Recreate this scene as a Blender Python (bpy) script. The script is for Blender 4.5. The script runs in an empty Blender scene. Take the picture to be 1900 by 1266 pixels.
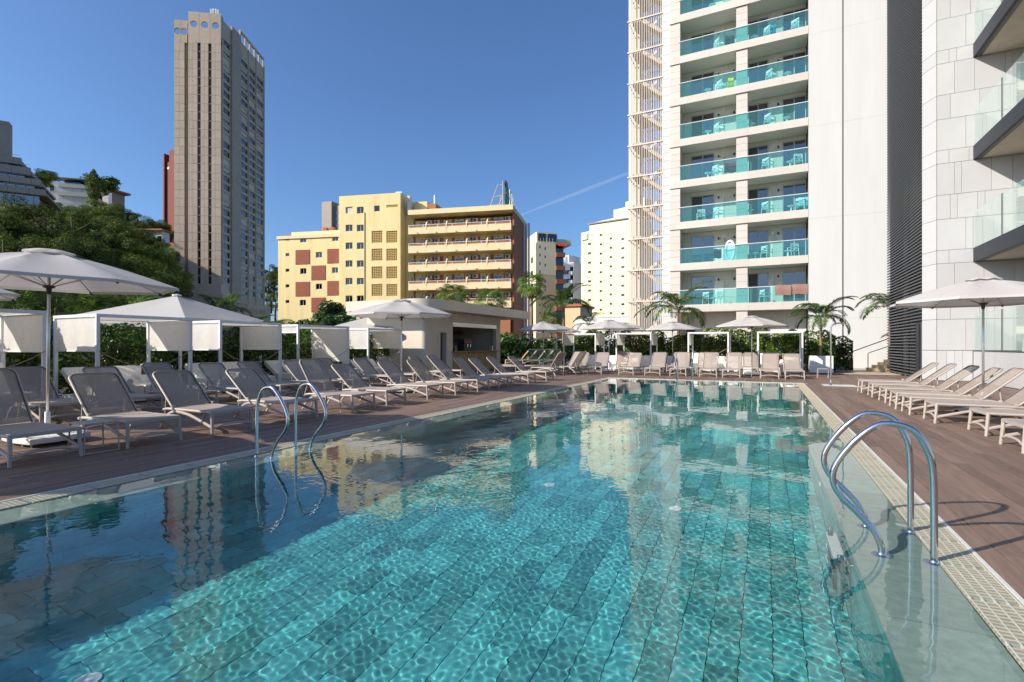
import bpy, bmesh, math, random
import numpy as np
from math import sin, cos, pi, radians, atan2, sqrt
from mathutils import Vector, Matrix

# ---------------------------------------------------------------- camera, sky, sun
scn = bpy.context.scene
COL = scn.collection
CAM_H, FPX, PXC, HOR = 1.42, 950.0, 950.0, 641.0
YAW = math.atan((1420 - PXC) / FPX)
SA, CA = sin(YAW), cos(YAW)
cam_d = bpy.data.cameras.new('camera')
cam_d.lens = 18.0
cam_d.sensor_width = 36.0
cam_d.shift_y = (HOR - 633.0) / 1900.0
cam_d.clip_start = 0.05
cam_d.clip_end = 5000
cam = bpy.data.objects.new('camera', cam_d)
COL.objects.link(cam)
cam.location = (0, 0, CAM_H)
cam.rotation_euler = (radians(90), 0, YAW)
scn.camera = cam

SUN_DIR = Vector((1.19, 1.32, -1.0)).normalized()       # direction in which the light travels
SUN_EL = math.asin(-SUN_DIR.z)
SUN_AZ = atan2(-SUN_DIR.x, -SUN_DIR.y)
world = bpy.data.worlds.new('World')
scn.world = world
world.use_nodes = True
wn = world.node_tree
sky = wn.nodes.new('ShaderNodeTexSky')
sky.sky_type = 'NISHITA'
sky.sun_disc = False
sky.sun_elevation = SUN_EL
sky.sun_rotation = SUN_AZ
sky.air_density = 1.0
sky.dust_density = 1.3
sky.ozone_density = 8.0
wn.links.new(sky.outputs[0], wn.nodes['Background'].inputs[0])
wn.nodes['Background'].inputs[1].default_value = 0.106
sun_d = bpy.data.lights.new('sun', 'SUN')
sun_d.energy = 3.9
sun_d.angle = radians(0.53)
sun_d.color = (1.0, 0.925, 0.82)
sun = bpy.data.objects.new('sun', sun_d)
COL.objects.link(sun)
sun.rotation_euler = SUN_DIR.to_track_quat('-Z', 'Y').to_euler()
sun_d.cycles.is_caustics_light = True
scn.view_settings.view_transform = 'Standard'
scn.view_settings.look = 'None'
scn.view_settings.exposure = 0.74
scn.view_settings.gamma = 1.0
cy = scn.cycles
cy.use_denoising = True
cy.max_bounces = 8
cy.diffuse_bounces = 3
cy.glossy_bounces = 4
cy.transmission_bounces = 6
cy.transparent_max_bounces = 24
cy.caustics_reflective = False
cy.caustics_refractive = True
cy.sample_clamp_indirect = 3.0
cy.sample_clamp_direct = 12.0

# ---------------------------------------------------------------- pixel helpers (a pixel gives a direction; the distance comes from a plane)
def kx(px): return (px - PXC) / FPX
def at_d(px, py, d):
    k = kx(px)
    return Vector(((k * CA - SA) * d, (k * SA + CA) * d, CAM_H - (py - HOR) / FPX * d))
def ground(px, py, z=0.0): return at_d(px, py, FPX * (CAM_H - z) / (py - HOR))
def at_y(px, py, Y): return at_d(px, py, Y / (kx(px) * SA + CA))
def at_x(px, py, X): return at_d(px, py, X / (kx(px) * CA - SA))
def ud(u, d, z=0.0): return Vector((u * CA - d * SA, u * SA + d * CA, z))

# ---------------------------------------------------------------- mesh helpers
class MB:
    def __init__(s): s.v = []; s.f = []; s.m = []
    def add(s, vs, fs, mi=0):
        o = len(s.v); s.v.extend(tuple(p) for p in vs)
        for q in fs: s.f.append(tuple(i + o for i in q)); s.m.append(mi)
        return s
    def bb(s, x0, x1, y0, y1, z0, z1, mi=0):
        return s.add([(x0,y0,z0),(x1,y0,z0),(x1,y1,z0),(x0,y1,z0),(x0,y0,z1),(x1,y0,z1),(x1,y1,z1),(x0,y1,z1)],
                     [(3,2,1,0),(4,5,6,7),(0,1,5,4),(1,2,6,5),(2,3,7,6),(3,0,4,7)], mi)
    def bar(s, p, q, w, h, mi=0, up=(0,0,1)):
        p, q = Vector(p), Vector(q); d = (q - p).normalized(); upv = Vector(up)
        if abs(d.dot(upv)) > .98: upv = Vector((1,0,0))
        r = d.cross(upv).normalized() * (w/2); u = r.cross(d).normalized() * (h/2)
        return s.add([p-r-u,p+r-u,p+r+u,p-r+u,q-r-u,q+r-u,q+r+u,q-r+u],[(0,1,2,3),(7,6,5,4),(4,5,1,0),(5,6,2,1),(6,7,3,2),(7,4,0,3)], mi)
    def tube(s, pts, r, n=8, mi=0, cap=True, flat=1.0):
        pts = [Vector(p) for p in pts]; N = len(pts); vs = []; fs = []
        rr = r if isinstance(r, (list, tuple)) else [r] * N
        prev = None
        for i, p in enumerate(pts):
            t = (pts[min(i+1,N-1)] - pts[max(i-1,0)]).normalized()
            if prev is None:
                a = Vector((0,0,1)) if abs(t.z) < .9 else Vector((1,0,0))
                a = (a - t * a.dot(t)).normalized()
            else:
                a = prev - t * prev.dot(t); a = a.normalized()
            prev = a; b = t.cross(a)
            for j in range(n):
                w = 2*pi*j/n
                vs.append(p + a * (cos(w) * rr[i]) + b * (sin(w) * rr[i] * flat))
        for i in range(N-1):
            for j in range(n):
                k = (j+1) % n
                fs.append((i*n+j, i*n+k, (i+1)*n+k, (i+1)*n+j))
        if cap: fs.append(tuple(range(n-1,-1,-1))); fs.append(tuple((N-1)*n+j for j in range(n)))
        return s.add(vs, fs, mi)
    def lathe(s, prof, n=16, c=(0,0,0), mi=0, a0=0.0):
        vs = []; fs = []; N = len(prof)
        for (r, z) in prof:
            for j in range(n):
                w = a0 + 2*pi*j/n; vs.append((c[0]+cos(w)*r, c[1]+sin(w)*r, c[2]+z))
        for i in range(N-1):
            for j in range(n):
                k = (j+1) % n; fs.append((i*n+j, i*n+k, (i+1)*n+k, (i+1)*n+j))
        fs.append(tuple(range(n-1,-1,-1))); fs.append(tuple((N-1)*n+j for j in range(n)))
        return s.add(vs, fs, mi)
    def prism(s, poly, z0, z1, mi=0):
        n = len(poly)
        vs = [(x,y,z0) for x,y in poly] + [(x,y,z1) for x,y in poly]
        fs = [tuple(range(n-1,-1,-1)), tuple(range(n,2*n))] + [(i,(i+1)%n,n+(i+1)%n,n+i) for i in range(n)]
        return s.add(vs, fs, mi)
    def quad(s, a, b, c, d, mi=0): return s.add([a,b,c,d], [(0,1,2,3)], mi)
    def mesh(s, name, smooth=False, bevel=0, seg=2):
        me = bpy.data.meshes.new(name); me.from_pydata(s.v, [], s.f)
        if any(s.m): me.polygons.foreach_set('material_index', s.m)
        if bevel:
            bm = bmesh.new(); bm.from_mesh(me)
            bmesh.ops.bevel(bm, geom=bm.edges[:], offset=bevel, segments=seg, affect='EDGES', profile=.6, clamp_overlap=True)
            bm.to_mesh(me); bm.free()
        if smooth is True: me.polygons.foreach_set('use_smooth', [True] * len(me.polygons))
        elif smooth:
            me.polygons.foreach_set('use_smooth', [True] * len(me.polygons)); me.set_sharp_from_angle(angle=radians(smooth))
        return me

def link(name, data, mats=None, parent=None, loc=None, rz=0.0, scale=None, rot=None):
    o = bpy.data.objects.new(name, data); COL.objects.link(o)
    if parent is not None: o.parent = parent
    if loc is not None: o.location = loc
    if rot is not None: o.rotation_euler = rot
    elif rz: o.rotation_euler = (0, 0, rz)
    if scale is not None: o.scale = scale
    if mats is not None and data is not None and len(data.materials) == 0:
        for m in (mats if isinstance(mats, (list, tuple)) else [mats]): data.materials.append(m)
    return o
def put(name, mb, mats, parent=None, loc=None, rz=0.0, smooth=False, bevel=0, seg=2, rot=None):
    return link(name, mb.mesh(name, smooth, bevel, seg), mats, parent, loc, rz, None, rot)
def tag(o, label, cat, group=None):
    o['label'] = label; o['category'] = cat
    if group: o['group'] = group
    return o
def structure(o, label=None):
    o['kind'] = 'structure'
    if label: o['label'] = label
    return o
def stuff(o, label=None, cat=None):
    o['kind'] = 'stuff'
    if label: o['label'] = label
    if cat: o['category'] = cat
    return o
def root(name, label, cat, loc=(0,0,0), rz=0.0, group=None):
    o = bpy.data.objects.new(name, None); COL.objects.link(o)
    o.location = loc; o.rotation_euler = (0,0,rz); o.empty_display_size = .2
    return tag(o, label, cat, group)
def clone(o, parent=None):
    c = o.copy(); COL.objects.link(c)
    if parent is not None: c.parent = parent
    for ch in o.children: clone(ch, c)
    return c
UNIT = {}
def piece(name, mat, parent, x0, x1, y0, y1, z0, z1):
    """a plain block that shares one unit-cube mesh per material"""
    key = mat.name
    if key not in UNIT:
        me = MB().bb(-.5,.5,-.5,.5,-.5,.5).mesh('block_' + key); me.materials.append(mat); UNIT[key] = me
    o = bpy.data.objects.new(name, UNIT[key]); COL.objects.link(o); o.parent = parent
    o.location = ((x0+x1)/2, (y0+y1)/2, (z0+z1)/2); o.scale = (abs(x1-x0), abs(y1-y0), abs(z1-z0))
    return o
def ordinal(i):
    return ['first','second','third','fourth','fifth','sixth','seventh','eighth','ninth','tenth','eleventh','twelfth','thirteenth','fourteenth','fifteenth','sixteenth'][i]

# ---------------------------------------------------------------- materials
def mat(name, col, rough=.6, metal=0.0, var=0.0, vscale=4.0, rnd=0.0, bump=0.0, bscale=30.0, spec=.5, dirt=None, dscale=1.2, damt=.35, stretch=None, alpha=1.0, transl=0.0):
    m = bpy.data.materials.new(name); m.use_nodes = True; nt = m.node_tree; N = nt.nodes; L = nt.links
    b = N['Principled BSDF']
    b.inputs['Roughness'].default_value = rough; b.inputs['Metallic'].default_value = metal
    b.inputs['Specular IOR Level'].default_value = spec
    src = N.new('ShaderNodeRGB'); src.outputs[0].default_value = (*col, 1); out = src.outputs[0]
    tc = N.new('ShaderNodeNewGeometry'); co = tc.outputs['Position']
    if stretch:
        mp = N.new('ShaderNodeMapping'); mp.inputs['Scale'].default_value = stretch; L.new(co, mp.inputs[0]); co = mp.outputs[0]
    if rnd:
        oi = N.new('ShaderNodeObjectInfo'); ad = N.new('ShaderNodeVectorMath'); ad.operation = 'ADD'
        sc = N.new('ShaderNodeMath'); sc.operation = 'MULTIPLY'; sc.inputs[1].default_value = 37.0
        L.new(oi.outputs['Random'], sc.inputs[0]); L.new(co, ad.inputs[0]); L.new(sc.outputs[0], ad.inputs[1]); co = ad.outputs[0]
    def modulate(out, fac_socket, lo, hi):
        mr = N.new('ShaderNodeMapRange'); mr.inputs[3].default_value = lo; mr.inputs[4].default_value = hi
        L.new(fac_socket, mr.inputs[0])
        mx = N.new('ShaderNodeVectorMath'); mx.operation = 'SCALE'; L.new(out, mx.inputs[0]); L.new(mr.outputs[0], mx.inputs['Scale'])
        return mx.outputs[0]
    if var:
        nz = N.new('ShaderNodeTexNoise'); nz.inputs['Scale'].default_value = vscale; nz.inputs['Detail'].default_value = 6; nz.inputs['Roughness'].default_value = .65
        L.new(co, nz.inputs['Vector'])
        mr = N.new('ShaderNodeMapRange'); mr.inputs[1].default_value = .3; mr.inputs[2].default_value = .7
        L.new(nz.outputs['Fac'], mr.inputs[0]); out = modulate(out, mr.outputs[0], 1 - var, 1 + var)
    if rnd: out = modulate(out, oi.outputs['Random'], 1 - rnd, 1 + rnd)
    if dirt:
        n2 = N.new('ShaderNodeTexNoise'); n2.inputs['Scale'].default_value = dscale; n2.inputs['Detail'].default_value = 8; n2.inputs['Roughness'].default_value = .7
        L.new(co, n2.inputs['Vector'])
        mr = N.new('ShaderNodeMapRange'); mr.inputs[1].default_value = .48; mr.inputs[2].default_value = .75; mr.inputs[4].default_value = damt
        L.new(n2.outputs['Fac'], mr.inputs[0])
        mx = N.new('ShaderNodeMix'); mx.data_type = 'RGBA'; L.new(mr.outputs[0], mx.inputs[0]); L.new(out, mx.inputs[6]); mx.inputs[7].default_value = (*dirt, 1); out = mx.outputs[2]
    L.new(out, b.inputs['Base Color'])
    if bump:
        nb = N.new('ShaderNodeTexNoise'); nb.inputs['Scale'].default_value = bscale; nb.inputs['Detail'].default_value = 4; L.new(co, nb.inputs['Vector'])
        bp = N.new('ShaderNodeBump'); bp.inputs['Strength'].default_value = bump; bp.inputs['Distance'].default_value = .01
        L.new(nb.outputs['Fac'], bp.inputs['Height']); L.new(bp.outputs[0], b.inputs['Normal'])
    surf = b.outputs[0]
    if transl:
        tr = N.new('ShaderNodeBsdfTranslucent'); L.new(out, tr.inputs[0]); ms = N.new('ShaderNodeMixShader'); ms.inputs[0].default_value = transl
        L.new(surf, ms.inputs[1]); L.new(tr.outputs[0], ms.inputs[2]); surf = ms.outputs[0]
    if alpha < 1:
        tp = N.new('ShaderNodeBsdfTransparent'); ms = N.new('ShaderNodeMixShader'); ms.inputs[0].default_value = alpha
        L.new(tp.outputs[0], ms.inputs[1]); L.new(surf, ms.inputs[2]); surf = ms.outputs[0]
    L.new(surf, N['Material Output'].inputs[0])
    return m
def glass(name, tint, refl=.9, rough=0.0, base=0.06, diff=None):
    """thin pane: tinted see-through plus fresnel reflection (same for every ray)"""
    m = bpy.data.materials.new(name); m.use_nodes = True; nt = m.node_tree; N = nt.nodes; L = nt.links; N.remove(N['Principled BSDF'])
    tp = N.new('ShaderNodeBsdfTransparent'); tp.inputs[0].default_value = (*tint, 1)
    gl = N.new('ShaderNodeBsdfGlossy'); gl.inputs['Roughness'].default_value = rough; gl.inputs[0].default_value = (refl,)*3 + (1,)
    lw = N.new('ShaderNodeLayerWeight'); lw.inputs[0].default_value = .5
    fr = N.new('ShaderNodeMath'); fr.operation = 'POWER'; fr.inputs[1].default_value = 4.0; L.new(lw.outputs['Facing'], fr.inputs[0])
    ad = N.new('ShaderNodeMath'); ad.operation = 'ADD'; ad.use_clamp = True; ad.inputs[1].default_value = base; L.new(fr.outputs[0], ad.inputs[0])
    ms = N.new('ShaderNodeMixShader'); L.new(ad.outputs[0], ms.inputs[0]); L.new(gl.outputs[0], ms.inputs[2])
    a = tp.outputs[0]
    if diff:
        df = N.new('ShaderNodeBsdfDiffuse'); df.inputs[0].default_value = (*diff[:3], 1); m2 = N.new('ShaderNodeMixShader'); m2.inputs[0].default_value = diff[3]
        L.new(a, m2.inputs[1]); L.new(df.outputs[0], m2.inputs[2]); a = m2.outputs[0]
    L.new(a, ms.inputs[1]); L.new(ms.outputs[0], N['Material Output'].inputs[0])
    return m
random.seed(7)
rng = np.random.default_rng(7)
# ================================================================ POOL
PX0, PX1, PY0, PY1 = -5.5, 0.55, 0.12, 21.35          # inner faces of the basin
GX0, GX1 = -5.95, 1.02                                 # inner edges of the overflow grates
DX0, DX1 = -6.22, 1.28                                 # deck edges
GY1, DY1 = 21.75, 22.02
GY0, DY0 = -0.28, -0.55
DEPTH = 1.35
M_tile = mat('pool_stone', (.105,.43,.41), .5, var=.26, vscale=6, rnd=.30, bump=.25, bscale=25, dirt=(.19,.40,.36), dscale=3.0, damt=.5)
M_grout = mat('pool_grout', (.045,.085,.08), .8)
M_rim = mat('rim_stone', (.40,.44,.36), .45, var=.16, vscale=14, rnd=.10, bump=.12, bscale=120, dirt=(.24,.27,.22), dscale=9, damt=.5)
M_gtan = mat('grate_tan', (.46,.38,.25), .6, var=.15, vscale=12)
M_grod = mat('grate_rod', (.50,.50,.43), .5, var=.1, vscale=9)
M_grate = mat('grate_stone', (.25,.27,.22), .55, var=.2, vscale=20, rnd=.08, bump=.1, bscale=90)
M_grate_dark = mat('grate_channel', (.10,.12,.10), .6)
M_steel = mat('polished_steel', (.62,.62,.62), .10, metal=1.0, var=.05, vscale=30)
M_chan = mat('edge_profile', (.62,.61,.57), .4, var=.1)

basin = link('pool_basin', MB().bb(PX0-.25,PX1+.25,PY0-.25,PY1+.25,-DEPTH-.3,-DEPTH-.022).mesh('pool_basin'), M_grout); structure(basin)
wallb = MB()
for (a,b,c,d) in ((PX0-.43,PX0-.022,PY0-.4,PY1+.4),(PX1+.022,PX1+.44,PY0-.4,PY1+.4),(PX0-.02,PX1+.02,PY0-.4,PY0-.022),(PX0-.02,PX1+.02,PY1+.022,PY1+.38)):
    wallb.bb(a,b,c,d,-DEPTH-.02,-.045)
pool_wall = link('pool_wall', wallb.mesh('pool_wall'), M_grout); structure(pool_wall)
# floor tiles: long columns running away from the camera, each with its own offset
TW, TL, TG = .198, .40, .006
tiles = []
col = 0; x = PX0
while x < PX1 - .02:
    y = PY0 - random.random() * TL
    while y < PY1:
        y0, y1 = max(y, PY0), min(y + TL, PY1)
        if y1 - y0 > .03: tiles.append((x + TG/2, min(x + TW, PX1) - TG/2, y0 + TG/2, y1 - TG/2))
        y += TL
    x += TW; col += 1
tiles.sort(key=lambda t: (t[0]*.9)**2 + (t[2])**2 if t[2] > 1.0 else 99 + t[2])
rest = MB()
for i, t in enumerate(tiles):
    dz = random.uniform(-.003, .003)
    if i < 240: piece('floor_tile', M_tile, basin, t[0], t[1], t[2], t[3], -DEPTH-.02, -DEPTH + dz)
    else: rest.bb(t[0], t[1], t[2], t[3], -DEPTH-.02, -DEPTH + dz)
def island_mat():
    """same stone, tone varied per mesh island (the joined far tiles)"""
    m = M_tile.copy(); m.name = 'pool_stone_field'; nt = m.node_tree
    g = nt.nodes.new('ShaderNodeNewGeometry')
    for n in list(nt.nodes):
        if n.type == 'OBJECT_INFO':
            for l in list(nt.links):
                if l.from_node == n: nt.links.new(g.outputs['Random Per Island'], l.to_socket)
    return m
M_tile_f = island_mat()
stuff(put('floor_tiles', rest, M_tile_f, basin))
wt = MB(); nt_ = 0
for side in (0, 1, 2):
    L0, L1 = (PY0, PY1) if side < 2 else (PX0, PX1)
    for r in range(7):
        z1 = -.05 - r * .195; z0 = max(z1 - .19, -DEPTH)
        s = L0 - random.random() * TL
        while s < L1:
            a, b = max(s, L0) + .003, min(s + TL, L1) - .003; s += TL
            if b - a < .03: continue
            e = random.uniform(-.002, .002)
            if side == 0: q = (PX0-.02, PX0 + e, a, b)
            elif side == 1: q = (PX1 + e, PX1+.02, a, b)
            else: q = (a, b, PY1 + e, PY1+.02)
            near = (side == 0 and 1.5 < a < 6) or (side == 1 and 2.4 < a < 6)
            if near and nt_ < 180: piece('wall_tile', M_tile, pool_wall, *q, z0, z1); nt_ += 1
            else: wt.bb(*q, z0, z1)
stuff(put('wall_tiles', wt, M_tile_f, pool_wall))
# rim slabs, covered by a skin of water
rim = structure(link('pool_rim', MB().bb(GX0-.28,PX0-.03,GY0,GY1,-.2,-.075).bb(PX1+.03,GX1+.27,GY0,GY1,-.2,-.075).bb(PX0-.02,PX1+.02,PY1+.03,GY1+.27,-.2,-.075).bb(PX0-.02,PX1+.02,GY0-.27,PY0-.03,-.2,-.075).mesh('pool_rim'), M_grout))
def rim_run(horizontal, a0, a1, s0, s1):
    s = s0
    while s < s1 - .02:
        e = min(s + .9, s1)
        q = (a0, a1, s+.003, e-.003) if not horizontal else (s+.003, e-.003, a0, a1)
        piece('rim_slab', M_rim, rim, *q, -.072, -.032 + random.uniform(-.0015,.0015)); s = e
rim_run(False, GX0, PX0 + .012, GY0, GY1)
rim_run(False, PX1 - .012, GX1, GY0, GY1)
rim_run(True, PY1 - .012, GY1, PX0 + .015, PX1 - .015)
rim_run(True, GY0, PY0 + .012, PX0 + .015, PX1 - .015)
# overflow grates: stone bars across, thin rods along, dark channel below
chan = structure(link('overflow_channel', MB().bb(DX0,GX0,DY0,DY1,-.19,-.05).bb(GX1,DX1,DY0,DY1,-.19,-.05).bb(GX0,GX1,GY1,DY1,-.19,-.05).bb(GX0,GX1,DY0,GY0,-.19,-.05).mesh('overflow_channel'), M_grate_dark))
def grate_mesh(wid, length=.5, pitch=.042):
    g = MB(); n = int(length / pitch)
    for i in range(n): g.bb(.004, wid-.012, i*pitch+.004, i*pitch+pitch-.010, -.028, -.004)
    for i in range(n): g.bb(.004, wid-.012, i*pitch+pitch-.0095, i*pitch+pitch+.0035, -.03, -.0022, 2)
    for i in range(5): g.bb(.012 + i*(wid-.05)/4, .019 + i*(wid-.05)/4, 0.001, length-.001, -.03, -.0005, 1)
    me = g.mesh('grate_panel'); me.materials.append(M_grate); me.materials.append(M_grod); me.materials.append(M_gtan); return me
gm = grate_mesh(GX0 - DX0)
y = GY0
while y < GY1:
    link('grate_panel', gm, None, chan, (DX0+.012, y, 0)); link('grate_panel', gm, None, chan, (GX1, y, 0)); y += .504
x = GX0 - .2
while x < GX1 + .2:
    link('grate_panel', gm, None, chan, (x + .5, GY1, 0), rz=pi/2); x += .504
prof = MB().bb(DX0-.012,DX0+.010,DY0,DY1,-.05,.004).bb(DX1-.010,DX1+.012,DY0,DY1,-.05,.004).bb(DX0+.011,DX1-.011,DY1-.010,DY1+.012,-.05,.004)
put('edge_profile', prof, M_chan, chan)

# water: one rippled sheet
def water_mesh():
    st = .0112
    xs = np.linspace(GX0 + .002, GX1 - .002, int((GX1 - GX0) / st))
    ys = [.0]
    while ys[-1] < GY1 - GY0 - .01: ys.append(ys[-1] + max(.0112, .0027 * ys[-1]))
    ys = GY0 + .002 + np.array(ys) * (GY1 - GY0 - .004) / ys[-1]
    dys = np.gradient(ys)
    X, Y = np.meshgrid(xs, ys); DYS = np.repeat(dys[:, None], len(xs), 1); Z = np.zeros_like(X); r = np.random.default_rng(3)
    # wavelength, rms curvature, number of trains
    for lam, kap, n in ((.042,.56,10),(.057,.56,10),(.082,.28,9),(.15,.12,7),(.42,.045,6),(1.2,.012,5)):
        k0 = 2*pi/lam; amp = kap / (k0*k0) / sqrt(n/2)
        for _ in range(n):
            th = r.uniform(0, 2*pi); f = r.uniform(.8, 1.25); k = k0 * f; ph = r.uniform(0, 2*pi)
            wob = np.sin(X*r.uniform(.9,2.6)+r.uniform(0,6)) + np.sin(Y*r.uniform(.8,2.3)+r.uniform(0,6))
            Z += amp / f**2 * r.uniform(.7,1.3) * np.clip((lam/f/DYS - 2.2)/2.5, 0, 1) * np.sin(k*(X*cos(th)+Y*sin(th)) + ph + wob*1.3)
    patch = np.sin(X*.55+1.0+.7*np.sin(Y*.31))*np.sin(Y*.42+.4+.6*np.sin(X*.6))
    edge = np.clip(np.minimum(X-GX0, GX1-X)/.5, .12, 1)*np.clip((GY1-Y)/.4, .12, 1)
    Z = Z * (.92 + .22*patch) * edge - .010
    ny, nx = X.shape
    me = bpy.data.meshes.new('pool_water')
    co = np.stack([X, Y, Z], -1).reshape(-1, 3).astype(np.float32)
    i = np.arange(ny*nx).reshape(ny, nx)
    q = np.stack([i[:-1,:-1], i[:-1,1:], i[1:,1:], i[1:,:-1]], -1).reshape(-1)
    me.vertices.add(len(co)); me.vertices.foreach_set('co', co.ravel())
    nf = len(q)//4
    me.loops.add(len(q)); me.loops.foreach_set('vertex_index', q.astype(np.int32))
    me.polygons.add(nf); me.polygons.foreach_set('loop_start', np.arange(0, len(q), 4, dtype=np.int32))
    me.polygons.foreach_set('use_smooth', np.ones(nf, bool))
    me.update(calc_edges=True); me.validate()
    return me
M_water = bpy.data.materials.new('water'); M_water.use_nodes = True
_b = M_water.node_tree.nodes['Principled BSDF']
_b.inputs['Base Color'].default_value = (.74,.955,.965,1); _b.inputs['Roughness'].default_value = 0.0
_b.inputs['IOR'].default_value = 1.333; _b.inputs['Transmission Weight'].default_value = 1.0
water = structure(link('water', water_mesh(), M_water))
water.cycles.is_caustics_caster = True
for o in [basin, pool_wall, rim, chan] + list(basin.children) + list(pool_wall.children) + list(rim.children): o.cycles.is_caustics_receiver = True
# ================================================================ GROUND AND DECK
M_deck = mat('deck_board', (.19,.122,.09), .62, var=.22, vscale=3.0, rnd=.24, bump=.35, bscale=26, stretch=(9,.8,9), dirt=(.11,.07,.055), dscale=1.4, damt=.35)
M_joist = mat('deck_substructure', (.025,.02,.018), .9)
M_paving = mat('beige_paving', (.46,.38,.27), .75, var=.12, vscale=3)
M_earth = mat('hill_ground', (.115,.105,.05), .95, var=.45, vscale=.25, dirt=(.05,.06,.02), dscale=.12, damt=.8)

def island_copy(m, name):
    c = m.copy(); c.name = name; nt = c.node_tree; g = nt.nodes.new('ShaderNodeNewGeometry')
    for n in list(nt.nodes):
        if n.type == 'OBJECT_INFO':
            for l in list(nt.links):
                if l.from_node == n: nt.links.new(g.outputs['Random Per Island'], l.to_socket)
    return c
def sstep(a, b, x):
    t = min(1.0, max(0.0, (x - a) / (b - a))); return t*t*(3-2*t)
def terrain_z(u, d):
    """hill that rises to the left and behind the terrace"""
    if d < 5: return -.6
    k = u / d; h = sstep(-.60, -.78, k)
    z = -.6 + 11.5*h*sstep(28, 60, d) + 19*h*sstep(62, 150, d) + 10*h*sstep(150, 240, d)
    z += .068*min(max(0, d - 45), 105)*sstep(-.36, -.5, k)
    return z
def terrain():
    us = list(np.linspace(-900,-220,12)) + list(np.linspace(-205,60,54)) + list(np.linspace(90,900,12))
    ds = list(np.linspace(-300,-20,6)) + list(np.linspace(-5,260,54)) + list(np.linspace(300,3000,14))
    b = MB(); nx = len(us); r = random.Random(4)
    vs = []
    for d in ds:
        for u in us:
            z = terrain_z(u, d)
            if z > 0: z += r.uniform(-.5, .5)
            p = ud(u, d, z)
            if -24 < p.x < 14 and -6 < p.y < 45: p.z = -2.2
            vs.append(p)
    fs = [(j*nx+i, j*nx+i+1, (j+1)*nx+i+1, (j+1)*nx+i) for j in range(len(ds)-1) for i in range(nx-1)]
    b.add(vs, fs); return b
structure(put('ground', terrain(), M_earth, smooth=True))
# structural slab of the terrace with the pool cut out of it
TX0, TX1, TY0, TY1 = -22.0, 12.0, -3.0, 42.0
sl = MB().bb(TX0,DX0-.02,TY0,TY1,-.6,-.036).bb(DX1+.02,TX1,TY0,TY1,-.6,-.036).bb(DX0-.018,DX1+.018,DY1+.02,TY1,-.6,-.036).bb(DX0-.018,DX1+.018,TY0,DY0-.02,-.6,-.036)
deck = structure(put('deck', sl, M_joist))
def boards(x0, x1, y0, y1, seed):
    r = random.Random(seed); out = []; x = x0
    while x < x1 - .03:
        xe = min(x + .146, x1); y = y0 - r.random() * 2.4
        while y < y1:
            a, b = max(y, y0), min(y + 2.4, y1); y += 2.4
            if b - a > .05: out.append((x + .0036, xe - .0036, a + .0018, b - .0018))
        x = xe
    return out
bl = boards(DX1 + .014, 7.28, TY0, 25.9, 1) + boards(-17.6, DX0 - .014, TY0, 30.5, 2) + boards(DX0 - .012, DX1 + .012, DY1 + .014, 30.5, 3) + boards(DX1+.014, 7.28, 25.9, 29.4, 5)
def near_key(q):
    mx, my = (q[0]+q[1])/2, (q[2]+q[3])/2; d = -mx*SA + my*CA; u = mx*CA + my*SA
    if d < .8 or abs(u) > 1.05*d: return 1e6
    return d*d / (1.0 if mx > 0 else .55)
bl.sort(key=near_key)
rest = MB(); r_ = random.Random(8)
for i, q in enumerate(bl):
    t = r_.uniform(-.0015, .0015)
    if i < 300: piece('board', M_deck, deck, q[0], q[1], q[2], q[3], -.034, t)
    else: rest.bb(q[0], q[1], q[2], q[3], -.034, t)
stuff(put('boards', rest, island_copy(M_deck, 'deck_board_field'), deck))
structure(put('terrace_paving', MB().bb(-3, 7.2, 30.6, 37.2, -.034, -.008).bb(-17.6,-3.01,30.6,41.8,-.034,-.008), M_paving))
# ================================================================ TERRACE FURNITURE
M_frame = mat('taupe_resin', (.40,.345,.295), .5, var=.06, vscale=8)
M_sling = mat('taupe_sling', (.385,.318,.268), .75, var=.06, vscale=60, bump=.2, bscale=500)
M_mesh = mat('taupe_back_mesh', (.35,.285,.24), .75, var=.06, vscale=50, alpha=.80, bump=.2, bscale=500)
M_edge = mat('dark_edge_trim', (.06,.052,.048), .6)
M_canopy = mat('offwhite_canopy', (.62,.585,.545), .8, var=.04, vscale=3, transl=.28)
M_alu = mat('brushed_aluminium', (.60,.60,.58), .32, metal=.9, var=.06, vscale=20)
M_dark = mat('dark_plastic', (.035,.035,.035), .5)
M_white = mat('white_plastic', (.78,.78,.76), .45, var=.04)
M_wframe = mat('white_powdercoat', (.74,.75,.75), .42, var=.03, vscale=5)
M_fabric = mat('cream_shade_fabric', (.80,.765,.70), .85, var=.05, vscale=6, transl=.38, bump=.25, bscale=14)
M_cushion = mat('cream_vinyl', (.85,.80,.70), .55, var=.05, vscale=5, bump=.15, bscale=9)
M_pillow = mat('white_cotton', (.84,.81,.75), .85, var=.04, vscale=9, bump=.3, bscale=16)
M_rope = mat('jute_rope', (.42,.30,.17), .9, var=.2, vscale=60)
M_plaque = mat('brown_plaque', (.30,.165,.07), .6, var=.2, vscale=12)
M_ink = mat('dark_ink', (.03,.025,.02), .8)

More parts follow.
